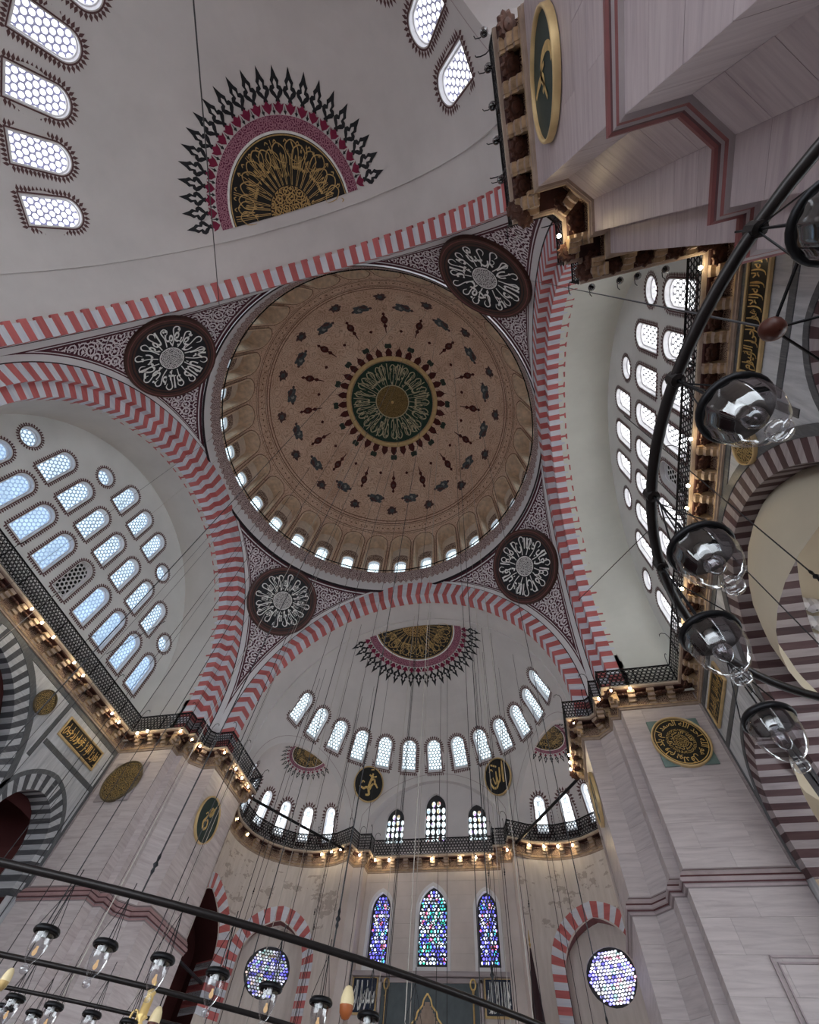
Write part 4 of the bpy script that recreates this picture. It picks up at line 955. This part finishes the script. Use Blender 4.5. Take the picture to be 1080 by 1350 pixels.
# ---- round calligraphy panels on the pendentives
def roundel(sx, sy, label, text, sym, mirror=False):
    c = Vector((sx*10.57, sy*10.57, 31.9)); o = Vector((0, 0, Z0)); nrm = (c-o).normalized()
    ux = Vector((-sy*1., sx*1., 0)).normalized() if sx*sy > 0 else Vector((sy*1., -sx*1., 0)).normalized()
    ux = Vector((0, 0, 1)).cross(nrm).normalized(); uy = nrm.cross(ux); RR = 18.02
    def f(u, v, d=0.):
        q = (nrm*RR+ux*(u*.945)+uy*(v*.945)).normalized()*(RR-d); return q+o-c
    t = thing('calligraphy_roundel', label, 'roundel', c); mb = MB()
    disc2(mb, 2.62, f, .0, 48, 0, 6)
    mb.obj('field', 'ink', t)
    mb = MB(); 
    for a, b, m in ((2.58, 2.72, 1), (2.72, 2.80, 0), (2.80, 3.0, 1), (3.0, 3.06, 2), (3.06, 3.2, 1)): ring2(mb, a, b, f, .04, .04, 56, m)
    ring2(mb, 3.2, 3.22, f, .04, -.6, 56, 1); mb.obj('painted_frame', ['ink', 'frame_brown', 'maroon_mould'], t)
    mb = MB(); disc2(mb, .82, f, .03, 32, 0, 3); mb.obj('centre', 'medal_white', t)
    mb = MB(); ring2(mb, .80, .86, f, .04, .04, 32)
    if mirror:
        for k in range(sym):
            a = 2*pi*k/sym
            for sg in (1, -1): polar_text(mb, text, 1.0, 2.4, pi/2+a-sg*.02, pi/2+a-sg*(pi/sym-.02), f, .035, 0, .016)
    else:
        for k in range(sym): polar_text(mb, text, .98, 2.45, pi*1.5-2*pi*k/sym, pi*1.5-2*pi*(k+.97)/sym, f, .035, 0, .014)
    n = 16
    for k in range(n):
        a = 2*pi*(k+.3)/n; rr = 2.2+.15*(k % 2)
        stroke(mb, [(.95*cos(a), .95*sin(a), 1.), (1.6*cos(a+.05), 1.6*sin(a+.05), .8), (rr*cos(a), rr*sin(a), 1.1), ((rr+.2)*cos(a+.1), (rr+.2)*sin(a+.1), 1.), (rr*cos(a+.19), rr*sin(a+.19), .9), ((rr-.3)*cos(a+.16), (rr-.3)*sin(a+.16), .4)], .085, f, .036)
    mb.obj('white_script', 'script_white', t); return t
roundel(-1, -1, 'black roundel with white radial script, left between the two upper red striped arches', 'وما توفيقى الا بالله عليه توكلت', 1)
roundel(1, -1, 'black roundel with white radial script at the top right, nearest the marble pier', 'ان الله لا يخفى عليه شىء', 1)
roundel(-1, 1, 'black roundel with white mirrored script, lower left of the dome', 'كل يعمل', 4, True)
roundel(1, 1, 'black roundel with white petal-shaped script, lower right of the dome', 'ان الله بالغ امره', 2)
# ---- gilt-framed discs, ovals and plaques on the stone
def wall_disc(label, o, ux, r, kind, strokes=None, plate=None, text=None, oy=1., uy=(0, 0, 1), dark=False):
    t = thing('calligraphy_disc', label, 'medallion', o); f = plane_map((0, 0, 0), ux, uy)
    mb = MB(); n = 48
    if plate:
        pl = MB(); q = plate; pl.grid([[f(a, b, -.02) for a, b in ((-q, -q), (q, -q), (q, q), (-q, q), (-q, -q))], [f(a, b, .05) for a, b in ((-q, -q), (q, -q), (q, q), (-q, q), (-q, -q))]]); pl.add([f(a, b, .05) for a, b in ((-q, -q), (q, -q), (q, q), (-q, q))], [(0, 1, 2, 3)]); pl.obj('square_plate', 'teal_plate' if not dark else 'stone_pale', t)
    d0 = .06
    g = lambda u, v, d=0.: f(u, v*oy, d)
    mb.grid([[g(rr*cos(2*pi*k/n), rr*sin(2*pi*k/n), d) for k in range(n)] for rr, d in ((r, 0), (r, .14), (r*.985, .17), (r*.95, .17), (r*.93, .12), (r*.925, .06))], 0, True); mb.obj('gilt_frame', 'gold_frame' if not dark else 'bronze', t, True)
    mb = MB(); disc2(mb, r*.94, g, .08, 48, 0, 3); mb.obj('field', {'gold': 'disc_black', 'green': 'disc_dkgreen', 'black': 'disc_black', 'dull': 'gold_scroll'}[kind], t)
    mb = MB()
    if kind == 'gold':
        mb2 = MB(); disc2(mb2, r*.22, g, .10, 24, 0, 2); ring2(mb2, r*.40, r*.50, g, .09, .09, 40); mb2.obj('gilt_centre', 'gold_scroll', t)
        polar_text(mb, 'قل هو الله احد الله الصمد لم يلد ولم يولد', r*.52, r*.86, pi*1.5, -pi*.48, g, .1, 0, .01)
        polar_text(mb, 'بسم الله الرحمن الرحيم', r*.25, r*.42, pi*1.5, -pi*.45, g, .1, 0, .01); ring2(mb, r*.86, r*.89, g, .1); ring2(mb, r*.235, r*.25, g, .1)
    if kind == 'dull':
        for k in range(8):
            a = 2*pi*k/8; stroke(mb, [(r*.2*cos(a), r*.2*sin(a)), (r*.5*cos(a+.25), r*.5*sin(a+.25)), (r*.8*cos(a), r*.8*sin(a)), (r*.5*cos(a-.25), r*.5*sin(a-.25)), (r*.2*cos(a), r*.2*sin(a))], r*.04, g, .1)
        ring2(mb, r*.82, r*.86, g, .1); ring2(mb, r*.16, r*.2, g, .1)
    for s in strokes or (): stroke(mb, [(p[0]*r, p[1]*r)+tuple(p[2:]) for p in s], r*.12, g, .1)
    if text:
        for x0, y0, x1, y1, tx in text: flat_text(mb, tx, x0*r, y0*r, x1*r, y1*r, g, .1, 0, .02)
    if mb.v: mb.obj('gilt_script', 'gold' if kind != 'dull' else ('bronze' if dark else 'gold_dull'), t)
    return t
SUY = []
def on_semi(az, z):
    a = radians(az); el = math.asin((z-Z0)/SR); SUY.append(Vector((-sin(el)*sin(a), -sin(el)*cos(a), cos(el))))
    n_ = Vector((cos(el)*sin(a), cos(el)*cos(a), sin(el))); return Vector((0, SY, Z0))+n_*(SR-.2), Vector((cos(a), -sin(a), 0))
UMAR = [[(.05, .55, .5), (-.12, .35, 1.), (.05, .18, 1.), (.22, .36, .9), (.1, .52, .6), (-.02, .36, .8), (-.16, .05, 1.1), (-.3, -.25, 1.2), (-.12, -.45, 1.), (.1, -.3, .9), (.02, -.05, .8), (-.2, -.12, .7)], [(.3, .72, .6), (.2, .5, 1.), (.05, .2, 1.)], [(-.35, .1, .5), (-.25, .22, .5), (-.15, .15, .4)]]
ALI = [[(-.1, .75, .6), (.02, .45, 1.1), (.06, .1, 1.1), (-.05, -.02, .9), (-.18, .12, .7)], [(.12, .2, .8), (.3, .05, 1.1), (.35, -.3, 1.2), (.25, -.62, 1.2), (.05, -.68, .9)], [(-.35, -.22, .6), (-.12, -.02, .8), (.12, .2, .8), (.2, -.1, .6)]]
wall_disc('tall green oval with gold name script on the near pier at the upper right', (11.53, -14.9, 15.95), (0, -1, 0), 1.22, 'green', ALI, oy=1.12)
wall_disc('green oval with looping gold script on the inner face of the left pier', (-11.53, 14.4, 15.9), (0, 1, 0), 1.15, 'green', UMAR, oy=1.1)
wall_disc('green oval seen edge-on on the inner face of the right pier', (11.53, 14.4, 15.9), (0, -1, 0), 1.15, 'green', UMAR, oy=1.1)
wall_disc('gold and black disc on a square green plate, on the right pier', (15.65, 10.76, 16.3), (1, 0, 0), 1.28, 'gold', None, 1.17)
wall_disc('dull gold disc on a square stone plate, on the left pier', (-15.7, 10.76, 16.35), (1, 0, 0), 1.22, 'dull', None, 1.15, dark=True)
ALLAH = [[(.52, .72, .6), (.46, .3, 1.2), (.40, -.1, 1.2), (.36, -.42, 1.)], [(-.35, .72, .8), (.05, .5, .8)], [(.25, .42, .8), (.2, .1, 1.), (.12, -.25, 1.), (-.02, -.3, .8), (-.06, -.02, .8)], [(-.06, .28, .8), (-.1, -.1, 1.), (-.2, -.35, .9), (-.3, -.2, .8), (-.34, .02, .6)], [(.02, -.32, .7), (-.2, -.55, 1.), (-.45, -.5, 1.), (-.58, -.2, .7), (-.5, .0, .4)], [(-.55, .35, .5), (-.4, .48, .5), (-.28, .34, .5)]]
MUHA = [[(.62, -.12, .7), (.4, .08, 1.), (.2, -.05, 1.), (.1, -.28, 1.2), (-.1, -.2, 1.), (-.3, -.3, 1.1), (-.58, -.22, .7)], [(.18, .62, .8), (.10, .2, 1.2), (.02, -.2, 1.2), (.12, -.55, 1.2), (-.1, -.62, .8)], [(-.05, .5, .8), (.2, .42, .9), (.45, .5, .6)], [(.05, .2, .9), (.3, .3, 1.), (.38, .1, .9), (.2, -.02, .7)], [(-.5, -.05, .5), (-.42, .1, .5), (-.3, .02, .5)], [(.0, .8, .5), (.2, .84, .5)]]
wall_disc('black disc with a gold name, upper left of the three lunette windows', *on_semi(-30.2, 24.35), 1.30, 'black', MUHA, oy=1.08, uy=SUY[-1])
wall_disc('black disc with a gold name, upper right of the three lunette windows', *on_semi(30.2, 24.3), 1.30, 'black', ALLAH, oy=1.08, uy=SUY[-1])
for s, y, l, k in ((-1, 4.3, 'small gold and black disc beside the slate striped arch on the left wall', 'dull'), (1, -3.97, 'small gold-rimmed disc partly behind the uppermost glass lamp', 'dull'), (1, 4.5, 'gold-rimmed disc behind the third glass lamp, above the brown striped arch', 'dull')):
    wall_disc(l, (s*17.46, y, 17.05), (0, 1 if s < 0 else -1, 0), .66, k, dark=s < 0)
def plaque(label, o, ux, wd, ht, text, bg='disc_black', fg='gold', fr='gold_frame'):
    t = thing('calligraphy_plaque', label, 'plaque', o); f = plane_map((0, 0, 0), ux, (0, 0, 1)); a, b = wd/2, ht/2; bd = .10
    mb = MB(); R = lambda x, y: [(-x, -y), (x, -y), (x, y), (-x, y)]
    mb.grid([[f(*p, d) for p in R(a+e, b+e)] for e, d in ((0, 0), (0, .10), (-.05, .13), (-bd, .10), (-bd, .04))], 0, True); mb.obj('gilt_frame', fr, t)
    mb = MB(); mb.add([f(*p, .05) for p in R(a-bd, b-bd)], [(0, 1, 2, 3)]); mb.obj('field', bg, t)
    mb = MB(); flat_text(mb, text, -a+bd+.08, -b+bd+.08, a-bd-.08, b-bd-.1, f, .07, 0, .016)
    for k in range(int(wd/.34)):
        x = -a+.35+.34*k; stroke(mb, [(x, b-bd-.1, .6), (x+.03, 0, 1.), (x-.02, -b+bd+.2, .8), (x-.12, -b+bd+.12, .5)], .05, f, .07)
    mb.obj('script', fg, t); return t
plaque('long black and gold calligraphy plaque on the marble wall at the left', (-17.46, 8.0, 17.05), (0, 1, 0), 3.5, 1.12, 'فان الله غفور رحيم')
plaque('long black and gold calligraphy plaque beneath the near pier cornice at the right', (17.46, -8.2, 17.35), (0, -1, 0), 3.7, 1.15, 'الله لا اله الا هو الحى القيوم')
plaque('black and gold calligraphy plaque seen at a slant beside the right pier', (17.46, 8.6, 17.05), (0, -1, 0), 3.3, 1.12, 'وهو العلى العظيم')
plaque('dark blue calligraphy panel left of the prayer niche', (-4.25, 26.96, 11.75), (1, 0, 0), 1.75, 1.75, 'محمد رسول الله', 'plaque_blue', 'script_white')
plaque('dark blue calligraphy panel right of the prayer niche', (4.25, 26.96, 11.75), (1, 0, 0), 1.75, 1.75, 'لا اله الا الله', 'plaque_blue', 'script_white')
# ---- prayer niche front, pointed caps, tie bars
mh = struct('mihrab'); mb = MB(); mb.box((0, 26.9, 9.0), (6.2, .2, 6.6)); mb.obj('slate_panel', 'mihrab_slate', mh)
mb = MB()
for x in (-3.2, 3.2): mb.box((x, 26.85, 9.0), (.22, .3, 6.9))
mb.box((0, 26.85, 12.4), (6.6, .3, .22)); mb.box((0, 26.8, 12.62), (10.2, .5, .14)); mb.box((0, 26.84, 12.75), (10.2, .34, .14)); mb.obj('stone_frame', 'stone_pale', mh)
mb = MB(); fm = plane_map((-.1, 26.78, 9.2), (1, 0, 0), (0, 0, 1))
for k in range(15):
    w_ = 1.5*(1-k/15); z = k*.155; mb.box((-.1, 26.76, 9.2+z), (2*w_+.1, .05, .17))
mb.obj('stepped_hood', 'cornice_stone', mh)
mb = MB()
for sg in (-1, 1):
    P = [(sg*(1.75-1.62*k/9)+(.09*sg if k % 2 else 0), .0+2.35*k/9) for k in range(10)]; stroke(mb, P+[(0, 2.62)], .09, fm, .06)
mb.obj('gilt_crest', 'gold', mh)
for x, l in ((-2.75, 'gilded ring-topped pole left of the stepped crest on the slate panel'), (2.75, 'gilded ring-topped pole right of the stepped crest on the slate panel')):
    t = thing('gilded_pole', l, 'pole', (x, 26.62, 8.2)); mb = MB(); mb.lathe([(.05, 0), (.05, 3.4), (.10, 3.45), (.05, 3.55), (.08, 3.7), (.03, 3.8)], 10); mb.obj('shaft', 'gold_dull', t, True)
    mb = MB(); mb.tube([(.16*cos(2*pi*k/16), 0, 4.0+.24*sin(2*pi*k/16)) for k in range(16)], .05, 6, 0, True); mb.obj('ring', 'gold', t, True)
for (x, y, zt, r, l) in ((6.62, 23.6, 12.9, .55, 'dark pointed pulpit cap with a gold finial, left of the right-hand round window'), (12.1, 20.4, 10.5, .65, 'dark pointed cap rising at the lower right, at the foot of the right pier')):
    t = thing('pointed_cap', l, 'pulpit cap', (x, y, 6)); mb = MB(); mb.lathe([(r*1.05, 0), (r, .5), (r*.93, 2.0), (r*.08, zt-6), (.01, zt-5.95)], 12); mb.obj('cone', 'dark_cone', t)
    mb = MB(); mb.lathe([(.03, zt-6), (.03, zt-5.9), (.07, zt-5.82), (.03, zt-5.72), (.05, zt-5.6), (.01, zt-5.15)], 8); mb.obj('finial', 'gold_dull', t)
for s, l in ((-1, 'thick dark iron tie bar across the mouth of the left apse'), (1, 'thick dark iron tie bar across the mouth of the right apse')):
    mb = MB(); mb.tube([(s*11.35, 17.3, 18.95), (s*6.35, 24.95, 18.95)], .09, 8); tag(mb.obj('tie_bar', 'iron'), l, 'tie bar')
# ---- lit bulbs and small lamps on the gallery edge
BULBS = [(-16.42, -0.74), (-16.48, 0.26), (-16.47, 1.33), (-16.43, 3.35), (-16.51, 4.41), (-16.57, 7.79), (-16.59, 8.63), (-15.93, 9.82), (-15.11, 9.69), (-12.86, 10.0), (-12.48, 10.9), (-12.25, 11.6), (-10.86, 12.41), (-10.8, 14.15), (-10.8, 15.19), (-10.8, 16.2), (-13.25, 19.92), (-13.3, 22.01), (-8.43, 25.3), (-7.54, 25.0), (-6.7, 24.71), (-5.45, 25.6), (-4.42, 26.4), (-3.36, 26.5), (0.0, 26.5), (2.14, 26.5), (3.32, 26.5), (4.39, 26.45), (5.72, 25.6), (7.34, 25.1), (8.33, 25.35), (9.29, 25.4), (10.29, 25.3), (10.73, 15.2), (10.73, 15.9), (10.73, 16.6), (11.3, 17.1), (11.15, 12.25), (13.23, 9.9), (14.21, 9.9), (12.6, 10.5), (16.5, -9.7), (16.5, -3.75), (16.5, -1.73), (16.5, -0.67), (16.5, 2.52), (16.5, 3.59), (16.5, 5.78), (12.16, -11.64)]
bm1 = MB(); bm1.lathe([(.005, -.09), (.045, -.07), (.065, -.02), (.05, .04), (.025, .08)], 10); BM1 = bm1.mesh('bulb', ['bulb_lit'], True)
bm2 = MB(); bm2.lathe([(.03, .07), (.035, .1), (.03, .2), (.01, .22)], 8); BM2 = bm2.mesh('holder', ['iron'])
ld = bpy.data.lights.new('bulb_light', 'POINT'); ld.energy = 30; ld.color = (1., .72, .40); ld.shadow_soft_size = .06
ZL = {'near': 'small glowing bulb under the near pier cornice', 'rwall': 'glowing bulb along the right gallery by the white windows', 'lwall': 'glowing bulb along the left gallery under blue windows', 'rpier': 'small glowing bulb on the cornice of the right pier', 'lpier': 'small glowing bulb on the cornice of the left pier', 'mid': 'glowing bulb under the gallery over three stained windows', 'rapse': 'small glowing bulb on the cornice of the right apse', 'lapse': 'small glowing bulb on the cornice of the left apse'}
ZG = {'near': 'bulbs on the near pier', 'rwall': 'bulbs on the right gallery', 'lwall': 'bulbs on the left gallery', 'rpier': 'bulbs on the right pier', 'lpier': 'bulbs on the left pier', 'mid': 'bulbs on the central gallery', 'rapse': 'bulbs on the right apse', 'lapse': 'bulbs on the left apse'}
BLB = {}
for x, y in BULBS:
    z_ = zone(Vector((x, y))); t = thing('gallery_bulb', ZL[z_], 'bulb', (x, y, 18.92), 0, ZG[z_]); BLB.setdefault(z_, []).append(t); link('bulb', BM1, t); link('holder', BM2, t); link('light', ld, t)
gl = MB(); gl.lathe([(.01, -.13), (.09, -.10), (.13, 0), (.10, .10), (.04, .14)], 12); GL = gl.mesh('globe', ['lamp_glass_dark'], True)
gc = MB(); gc.lathe([(.10, .09), (.06, .15), (.01, .18)], 10); gc.tube([(0, 0, .17), (.1, 0, .3), (.25, 0, .25), (.3, 0, .05)], .014, 5); GC = gc.mesh('bracket', ['iron'])
ORD = ['first', 'second', 'third', 'fourth', 'fifth', 'sixth', 'seventh', 'eighth']
for i, (x, y) in enumerate([(10.68, -17.28), (10.68, -16.48), (10.68, -15.58), (10.68, -14.72), (10.68, -13.67), (13.38, -9.8), (14.34, -9.8), (14.93, -9.8), (15.85, -9.8)]):
    near = i < 5
    t = thing('gallery_lamp', ('small unlit dark lamp on the near pier cornice, %s from the top' % ORD[i]) if near else 'small lamp on the near pier cornice before the bright vault, %s from the left' % ORD[i-5], 'lamp', (x, y, 19.95), pi if near else pi/2, 'unlit lamps on the near pier' if near else 'side lamps on the near pier')
    link('globe', GL, t); link('bracket', GC, t)
# ---- iron ring chandeliers
RH = 2.78
def ring_pts(c, r, n, z=RH): return [(c[0]+r*cos(2*pi*k/n), c[1]+r*sin(2*pi*k/n), z) for k in range(n)]
ch = thing('ring_chandelier', 'huge concentric iron ring chandelier whose bars cross the lower left of the picture', 'chandelier', (0, 0, RH))
for r, th, nm in ((10.53, .022, 'outer_ring'), (8.87, .018, 'middle_ring'), (8.05, .014, 'inner_ring')):
    mb = MB(); mb.tube(ring_pts((0, 0), r, 200, 0), th, 8, 0, True); mb.obj(nm, 'iron_rod', ch, True)
for k in range(25):
    a = 2*pi*(k+.35)/25; mb = MB(); mb.tube([(8.0*cos(a), 8.0*sin(a), .02), (10.5*cos(a), 10.5*sin(a), .02)], .016, 6); 
    if not -75 < math.degrees((a+pi) % (2*pi)-pi) < -30: mb.obj('spoke', 'iron_rod', ch)
CN = Vector((9.97, -10.88, RH)); NRr = 1.0187
nr = thing('near_ring_chandelier', 'black iron lamp ring curving down the right side, close to the camera', 'chandelier', CN)
mb = MB(); mb.tube(ring_pts((0, 0), NRr, 96, 0), .0145, 12, 0, True); mb.obj('ring', 'iron_rod', nr, True)
for a in (-161.8, -179.7, 166.2, 141.0, -143.5, 115., -125.):
    a = radians(a); mb = MB(); mb.lathe([(.006, -.022), (.017, -.018), (.019, .014), (.006, .02)], 10, 0, (NRr*cos(a), NRr*sin(a), 0)); mb.obj('clamp', 'iron_rod', nr)
def lamp_parts(far):
    d = -.235
    rim = MB(); rim.lathe([(.02, d+.012), (.085, d+.012), (.096, d), (.097, d-.010), (.091, d-.017), (.082, d-.014), (.078, d-.004), (.02, d-.004)], 28)
    g = MB(); n = 48; prof = [(.086, d-.015), (.087, d-.035), (.084, d-.065), (.075, d-.095), (.060, d-.122), (.040, d-.142), (.022, d-.152)] if not far else [(.070, d-.015), (.071, d-.035), (.067, d-.065), (.058, d-.095), (.045, d-.122), (.030, d-.142), (.016, d-.152)]
    g.grid([[(r*(1+.018*cos(12*2*pi*k/n))*cos(2*pi*k/n), r*(1+.018*cos(12*2*pi*k/n))*sin(2*pi*k/n), z) for k in range(n)] for r, z in prof], 0, True)
    fn = MB(); fn.lathe([(.020, d-.150), (.014, d-.155), (.026, d-.164), (.030, d-.176), (.022, d-.190), (.002, d-.196)], 16)
    b = MB(); b.lathe([(.004, d-.118), (.022, d-.105), (.030, d-.082), (.026, d-.058), (.017, d-.042), (.015, d-.01)], 16)
    sk = MB(); sk.lathe([(.018, d-.035), (.018, d), (.004, d+.002)], 12)
    w_ = MB()
    for k in range(3):
        a = 2*pi*k/3+.4; w_.tube([(0, 0, -.02), (.088*cos(a), .088*sin(a), d+.01)], .0026, 4)
    w_.tube([(0, 0, .055), (0, 0, d)], .004, 5)
    kx, kz = .74, (.92 if far else .80)
    for mm_ in (rim, g, fn, b, sk): mm_.v = [(x*kx, y*kx, d+(z-d)*kz) for x, y, z in mm_.v]
    w_.v = [(x*kx, y*kx, z) for x, y, z in w_.v]
    if far: b.v = [(x*.55, y*.55, d-.088+(z-d+.06)*.4) for x, y, z in b.v]
    return [('rim', rim, 'iron'), ('glass_bowl', g, 'lamp_glass'), ('finial', fn, 'lamp_glass'), ('bulb', b, 'flame' if far else 'bulb_glass'), ('socket', sk, 'script_white'), ('hanging_wires', w_, 'iron')]
def build_lamp(far, label, loc, rz, group):
    t = thing('glass_lamp', label, 'lamp', loc, rz, group)
    made = {}
    for n_, m_, mt in lamp_parts(far): made[n_] = m_.obj(n_, mt, made.get({'finial': 'glass_bowl', 'socket': 'bulb'}.get(n_), t), n_ not in ('hanging_wires',))
    return t
near_l = [(-143.5, .215, 'glass lamp cut by the right edge, highest on the near iron ring'), (-161.8, .26, 'large clear glass lamp, uppermost whole one on the near iron ring'), (-179.7, .275, 'clear glass lamp on the near iron ring, second whole one from the top'), (166.2, .29, 'clear ribbed glass lamp on the near iron ring, third whole one from the top'), (141., .255, 'clear glass lamp below the near iron ring bar, lowest of those on the right')]
LP = None
for a, dr, l in near_l:
    x, y = CN.x+NRr*cos(radians(a)), CN.y+NRr*sin(radians(a)); loc = (x, y, RH+.235-dr)
    LP = build_lamp(False, l, loc, radians(a), 'lamps on the near iron ring') if LP is None else dup(LP, loc, radians(a), l)
ORD = ['first', 'second', 'third', 'fourth', 'fifth', 'sixth', 'seventh', 'eighth']
LF = None
for i in range(8):
    a = radians(-57.25+1.79*i); x, y = 10.53*cos(a), 10.53*sin(a); l = 'clear glass lamp on the outer chandelier ring, %s from the left edge' % ORD[i]
    LF = build_lamp(True, l, (x, y, RH), a, 'lamps on the outer ring') if LF is None else dup(LF, (x, y, RH), a, l)
for i, a in enumerate((-59.4, -57.6, -55.8, -54.0)):
    a = radians(a); dup(LF, (8.87*cos(a), 8.87*sin(a), RH+.04), a, 'small glass lamp on the middle chandelier ring, %s from the left edge' % ORD[i], 'lamps on the middle ring')
for i, a in enumerate((-61.2, -59.5)):
    a = radians(a); dup(LF, (8.05*cos(a), 8.05*sin(a), RH+.13), a, 'tiny glass lamp on the inner chandelier ring, %s from the left edge' % ORD[i], 'lamps on the inner ring')
# eggs, brass ornament, wooden ball
def egg(label, r, adeg, zc, m1, m2, sc=1.):
    a = radians(adeg); t = thing('hanging_egg', label, 'egg', (r*cos(a), r*sin(a), zc)); mb = MB()
    P = [(.004, -.10), (.03, -.092), (.052, -.06), (.058, -.015), (.055, .03), (.044, .07), (.026, .098), (.004, .106)]
    mb.lathe([(p*sc, q*sc) for p, q in P], 20, [1, 1, 1, 0, 0, 0, 0]); mb.obj('shell', [m1, m2], t, True)
    mb = MB(); mb.tube([(0, 0, .1*sc), (0, 0, RH-zc)], .005, 5); mb.obj('cord', 'iron', t)
egg('ivory egg with a rusty lower end, hanging from the ring below the blue panel', 10.53, -47.37, 2.57, 'egg_shell', 'egg_rust', .74)
egg('ivory egg hanging at the left edge between two chandelier rings', 8.87, -60.3, 2.66, 'egg_shell', 'gold_dull', .62)
egg('tan egg beside the brass ornament at the bottom edge', 8.87, -52.9, 2.62, 'egg_shell', 'wood_egg', .75)
a = radians(-53.55); t = thing('brass_ornament', 'brass and glass ornament hanging beside the tan egg at the bottom edge', 'ornament', (8.87*cos(a), 8.87*sin(a), 2.62))
mb = MB(); mb.lathe([(.02, .16), (.06, .13), (.045, .10), (.055, .08), (.055, -.04), (.075, -.06), (.03, -.09), (.06, -.13), (.02, -.17)], 16); mb.v = [(x*.6, y*.6, .16+(z-.16)*.7) for x, y, z in mb.v]; mb.obj('body', 'gold', t, True)
mb = MB(); mb.tube([(0, 0, .16), (0, 0, .2)], .01, 6); mb.tube([(-.07+.03*cos(k*pi/8), 0, -.0+.04*sin(k*pi/8)) for k in range(16)], .009, 6, 0, True); mb.obj('ring_handle', 'gold', t)
t = thing('wooden_ball', 'dark red wooden ball where stay wires meet, beside the right plaque', 'ball', (9.21, -11.27, 2.78)); mb = MB()
mb.lathe([(.002, -.028), (.014, -.025), (.024, -.014), (.028, .0), (.023, .016), (.013, .025), (.002, .028)], 20); mb.obj('ball', 'wood_egg', t, True)
mb = MB()
for q in ((9.29, -11.58, 2.78), (9.58, -10.96, 2.78), (9.75, -11.3, 2.78)): mb.tube([(0, 0, 0), tuple(Vector(q)-Vector((9.21, -11.27, 2.78)))], .0035, 5)
mb.obj('stay_wires', 'iron', t)
mb = MB(); mb.tube([(9.21, -11.27, 2.78), (12.55, -10.05, 30.2)], .0035, 5); tag(mb.obj('stay_wire', 'cable'), 'long stay wire from the wooden ball up to the top right roundel', 'wire')
for (p, q, l) in (((7.85, -13.05, 4.0), (-6.3, -12.8, 32.6), 'dark stay wire crossing the plain vault left of the leaf-fringed half medallion'), ((-13.0, 4.0, 22.5), (-17.4, 5.2, 21.5), 'short wire across the lower left vault by the blue windows'), ((13.2, 9.0, 25.3), (17.5, 3.2, 24.2), 'thin wire across the bright cream vault at the right')):
    mb = MB(); mb.tube([p, q], .022 if p[2] > 10 else [.004, .022], 5); tag(mb.obj('stay_wire', 'cable'), l, 'wire')
# ---- long vertical suspension cables
cbm = {}
ORDN = 'first second third fourth fifth sixth seventh eighth ninth tenth eleventh twelfth thirteenth fourteenth fifteenth sixteenth seventeenth eighteenth nineteenth twentieth twenty-first twenty-second twenty-third twenty-fourth twenty-fifth twenty-sixth twenty-seventh twenty-eighth'.split()
def number_off(items, z):
    '''finish labels that only differ by place: counted from the left of the picture'''
    def px(o):
        d = Vector((o.location.x, o.location.y, z))-CAMP; return d.dot(_r2)/d.dot(_fw)
    for i, o in enumerate(sorted(items, key=px)): o['label'] = o['label']+', %s from the left' % ORDN[i]
ALLC = {}
def cable(x, y, z0, z1, label, group, mat='cable', r=.016, knot=None, kn=1.):
    t = thing('suspension_cable', label, 'cable', (x, y, z0), 0, group); ALLC.setdefault(group, []).append(t); mb = MB(); mb.tube([(0, 0, 0), (0, 0, z1-z0)], r, 5); mb.obj('wire', mat, t)
    if knot:
        mb = MB(); k = knot; q = kn; mb.lathe([(.012*q, k-.22*q), (.05*q, k-.12*q), (.03*q, k-.04*q), (.075*q, k+.03*q), (.03*q, k+.1*q), (.045*q, k+.2*q), (.012*q, k+.34*q)], 8); mb.obj('turnbuckle', 'iron', t, True)
for k, a in enumerate((-62.4, -55.17, -48.19, -41.0, -33.8)):
    a = radians(a); cable(10.53*cos(a), 10.53*sin(a), RH, 46.5, 'dark suspension cable rising from the outer chandelier ring', 'cables of the outer ring', 'cable', .0055, .16, .24)
for a in (-60., -54.5, -49.):
    a = radians(a); cable(8.87*cos(a), 8.87*sin(a), RH, 48.3, 'thin suspension cable rising from the middle chandelier ring', 'cables of the middle ring', 'cable', .005)
rc = random.Random(21)
for k in range(26):
    x = rc.uniform(-8.8, 9.3); y = rc.uniform(14.5, 23.0); rr = SR*SR-x*x-max(0, y-SY)**2
    if rr < 4: x *= .5; rr = SR*SR-x*x-max(0, y-SY)**2
    cable(x, y, 5., Z0+sqrt(max(4, rr))-.02, 'thin vertical cable hanging before the prayer niche', 'cables before the prayer niche', 'cable' if k % 6 else 'cable_pale', .016, 8.5 if k % 5 == 0 else None, .7)
for k in range(12):
    x = rc.uniform(-12.2, -5.5); y = rc.uniform(-5.5, 9.5); z1 = min(36, Z0+sqrt(max(9, 18.2**2-x*x-y*y)))
    cable(x, y, 3., z1-.1, 'thin vertical cable crossing the blue windows', 'cables on the left side', 'cable' if k % 5 else 'cable_pale', .009 if k % 3 else .014)
for k in range(9):
    x = rc.uniform(-8, 8); y = rc.uniform(0, 11); rr = DR*DR-x*x-y*y
    if rr > 1: cable(x, y, 3., DZ+sqrt(rr)-.05, 'thin cable hanging from the great dome', 'cables under the great dome', 'cable_pale' if k % 2 else 'cable', .014)
for x, y in ((14.6, -4.6), (15.4, -2.1)): cable(x, y, 2.9, 20.5, 'dark cable with turnbuckle before the brown striped arch', 'cables before the right arch', 'cable', .016, 6.5, .8)
for g, it in ALLC.items(): number_off(it, {'cables of the outer ring': RH, 'cables of the middle ring': RH}.get(g, 20.))
for z_, it in BLB.items():
    if len(it) > 1: number_off(it, 18.92)
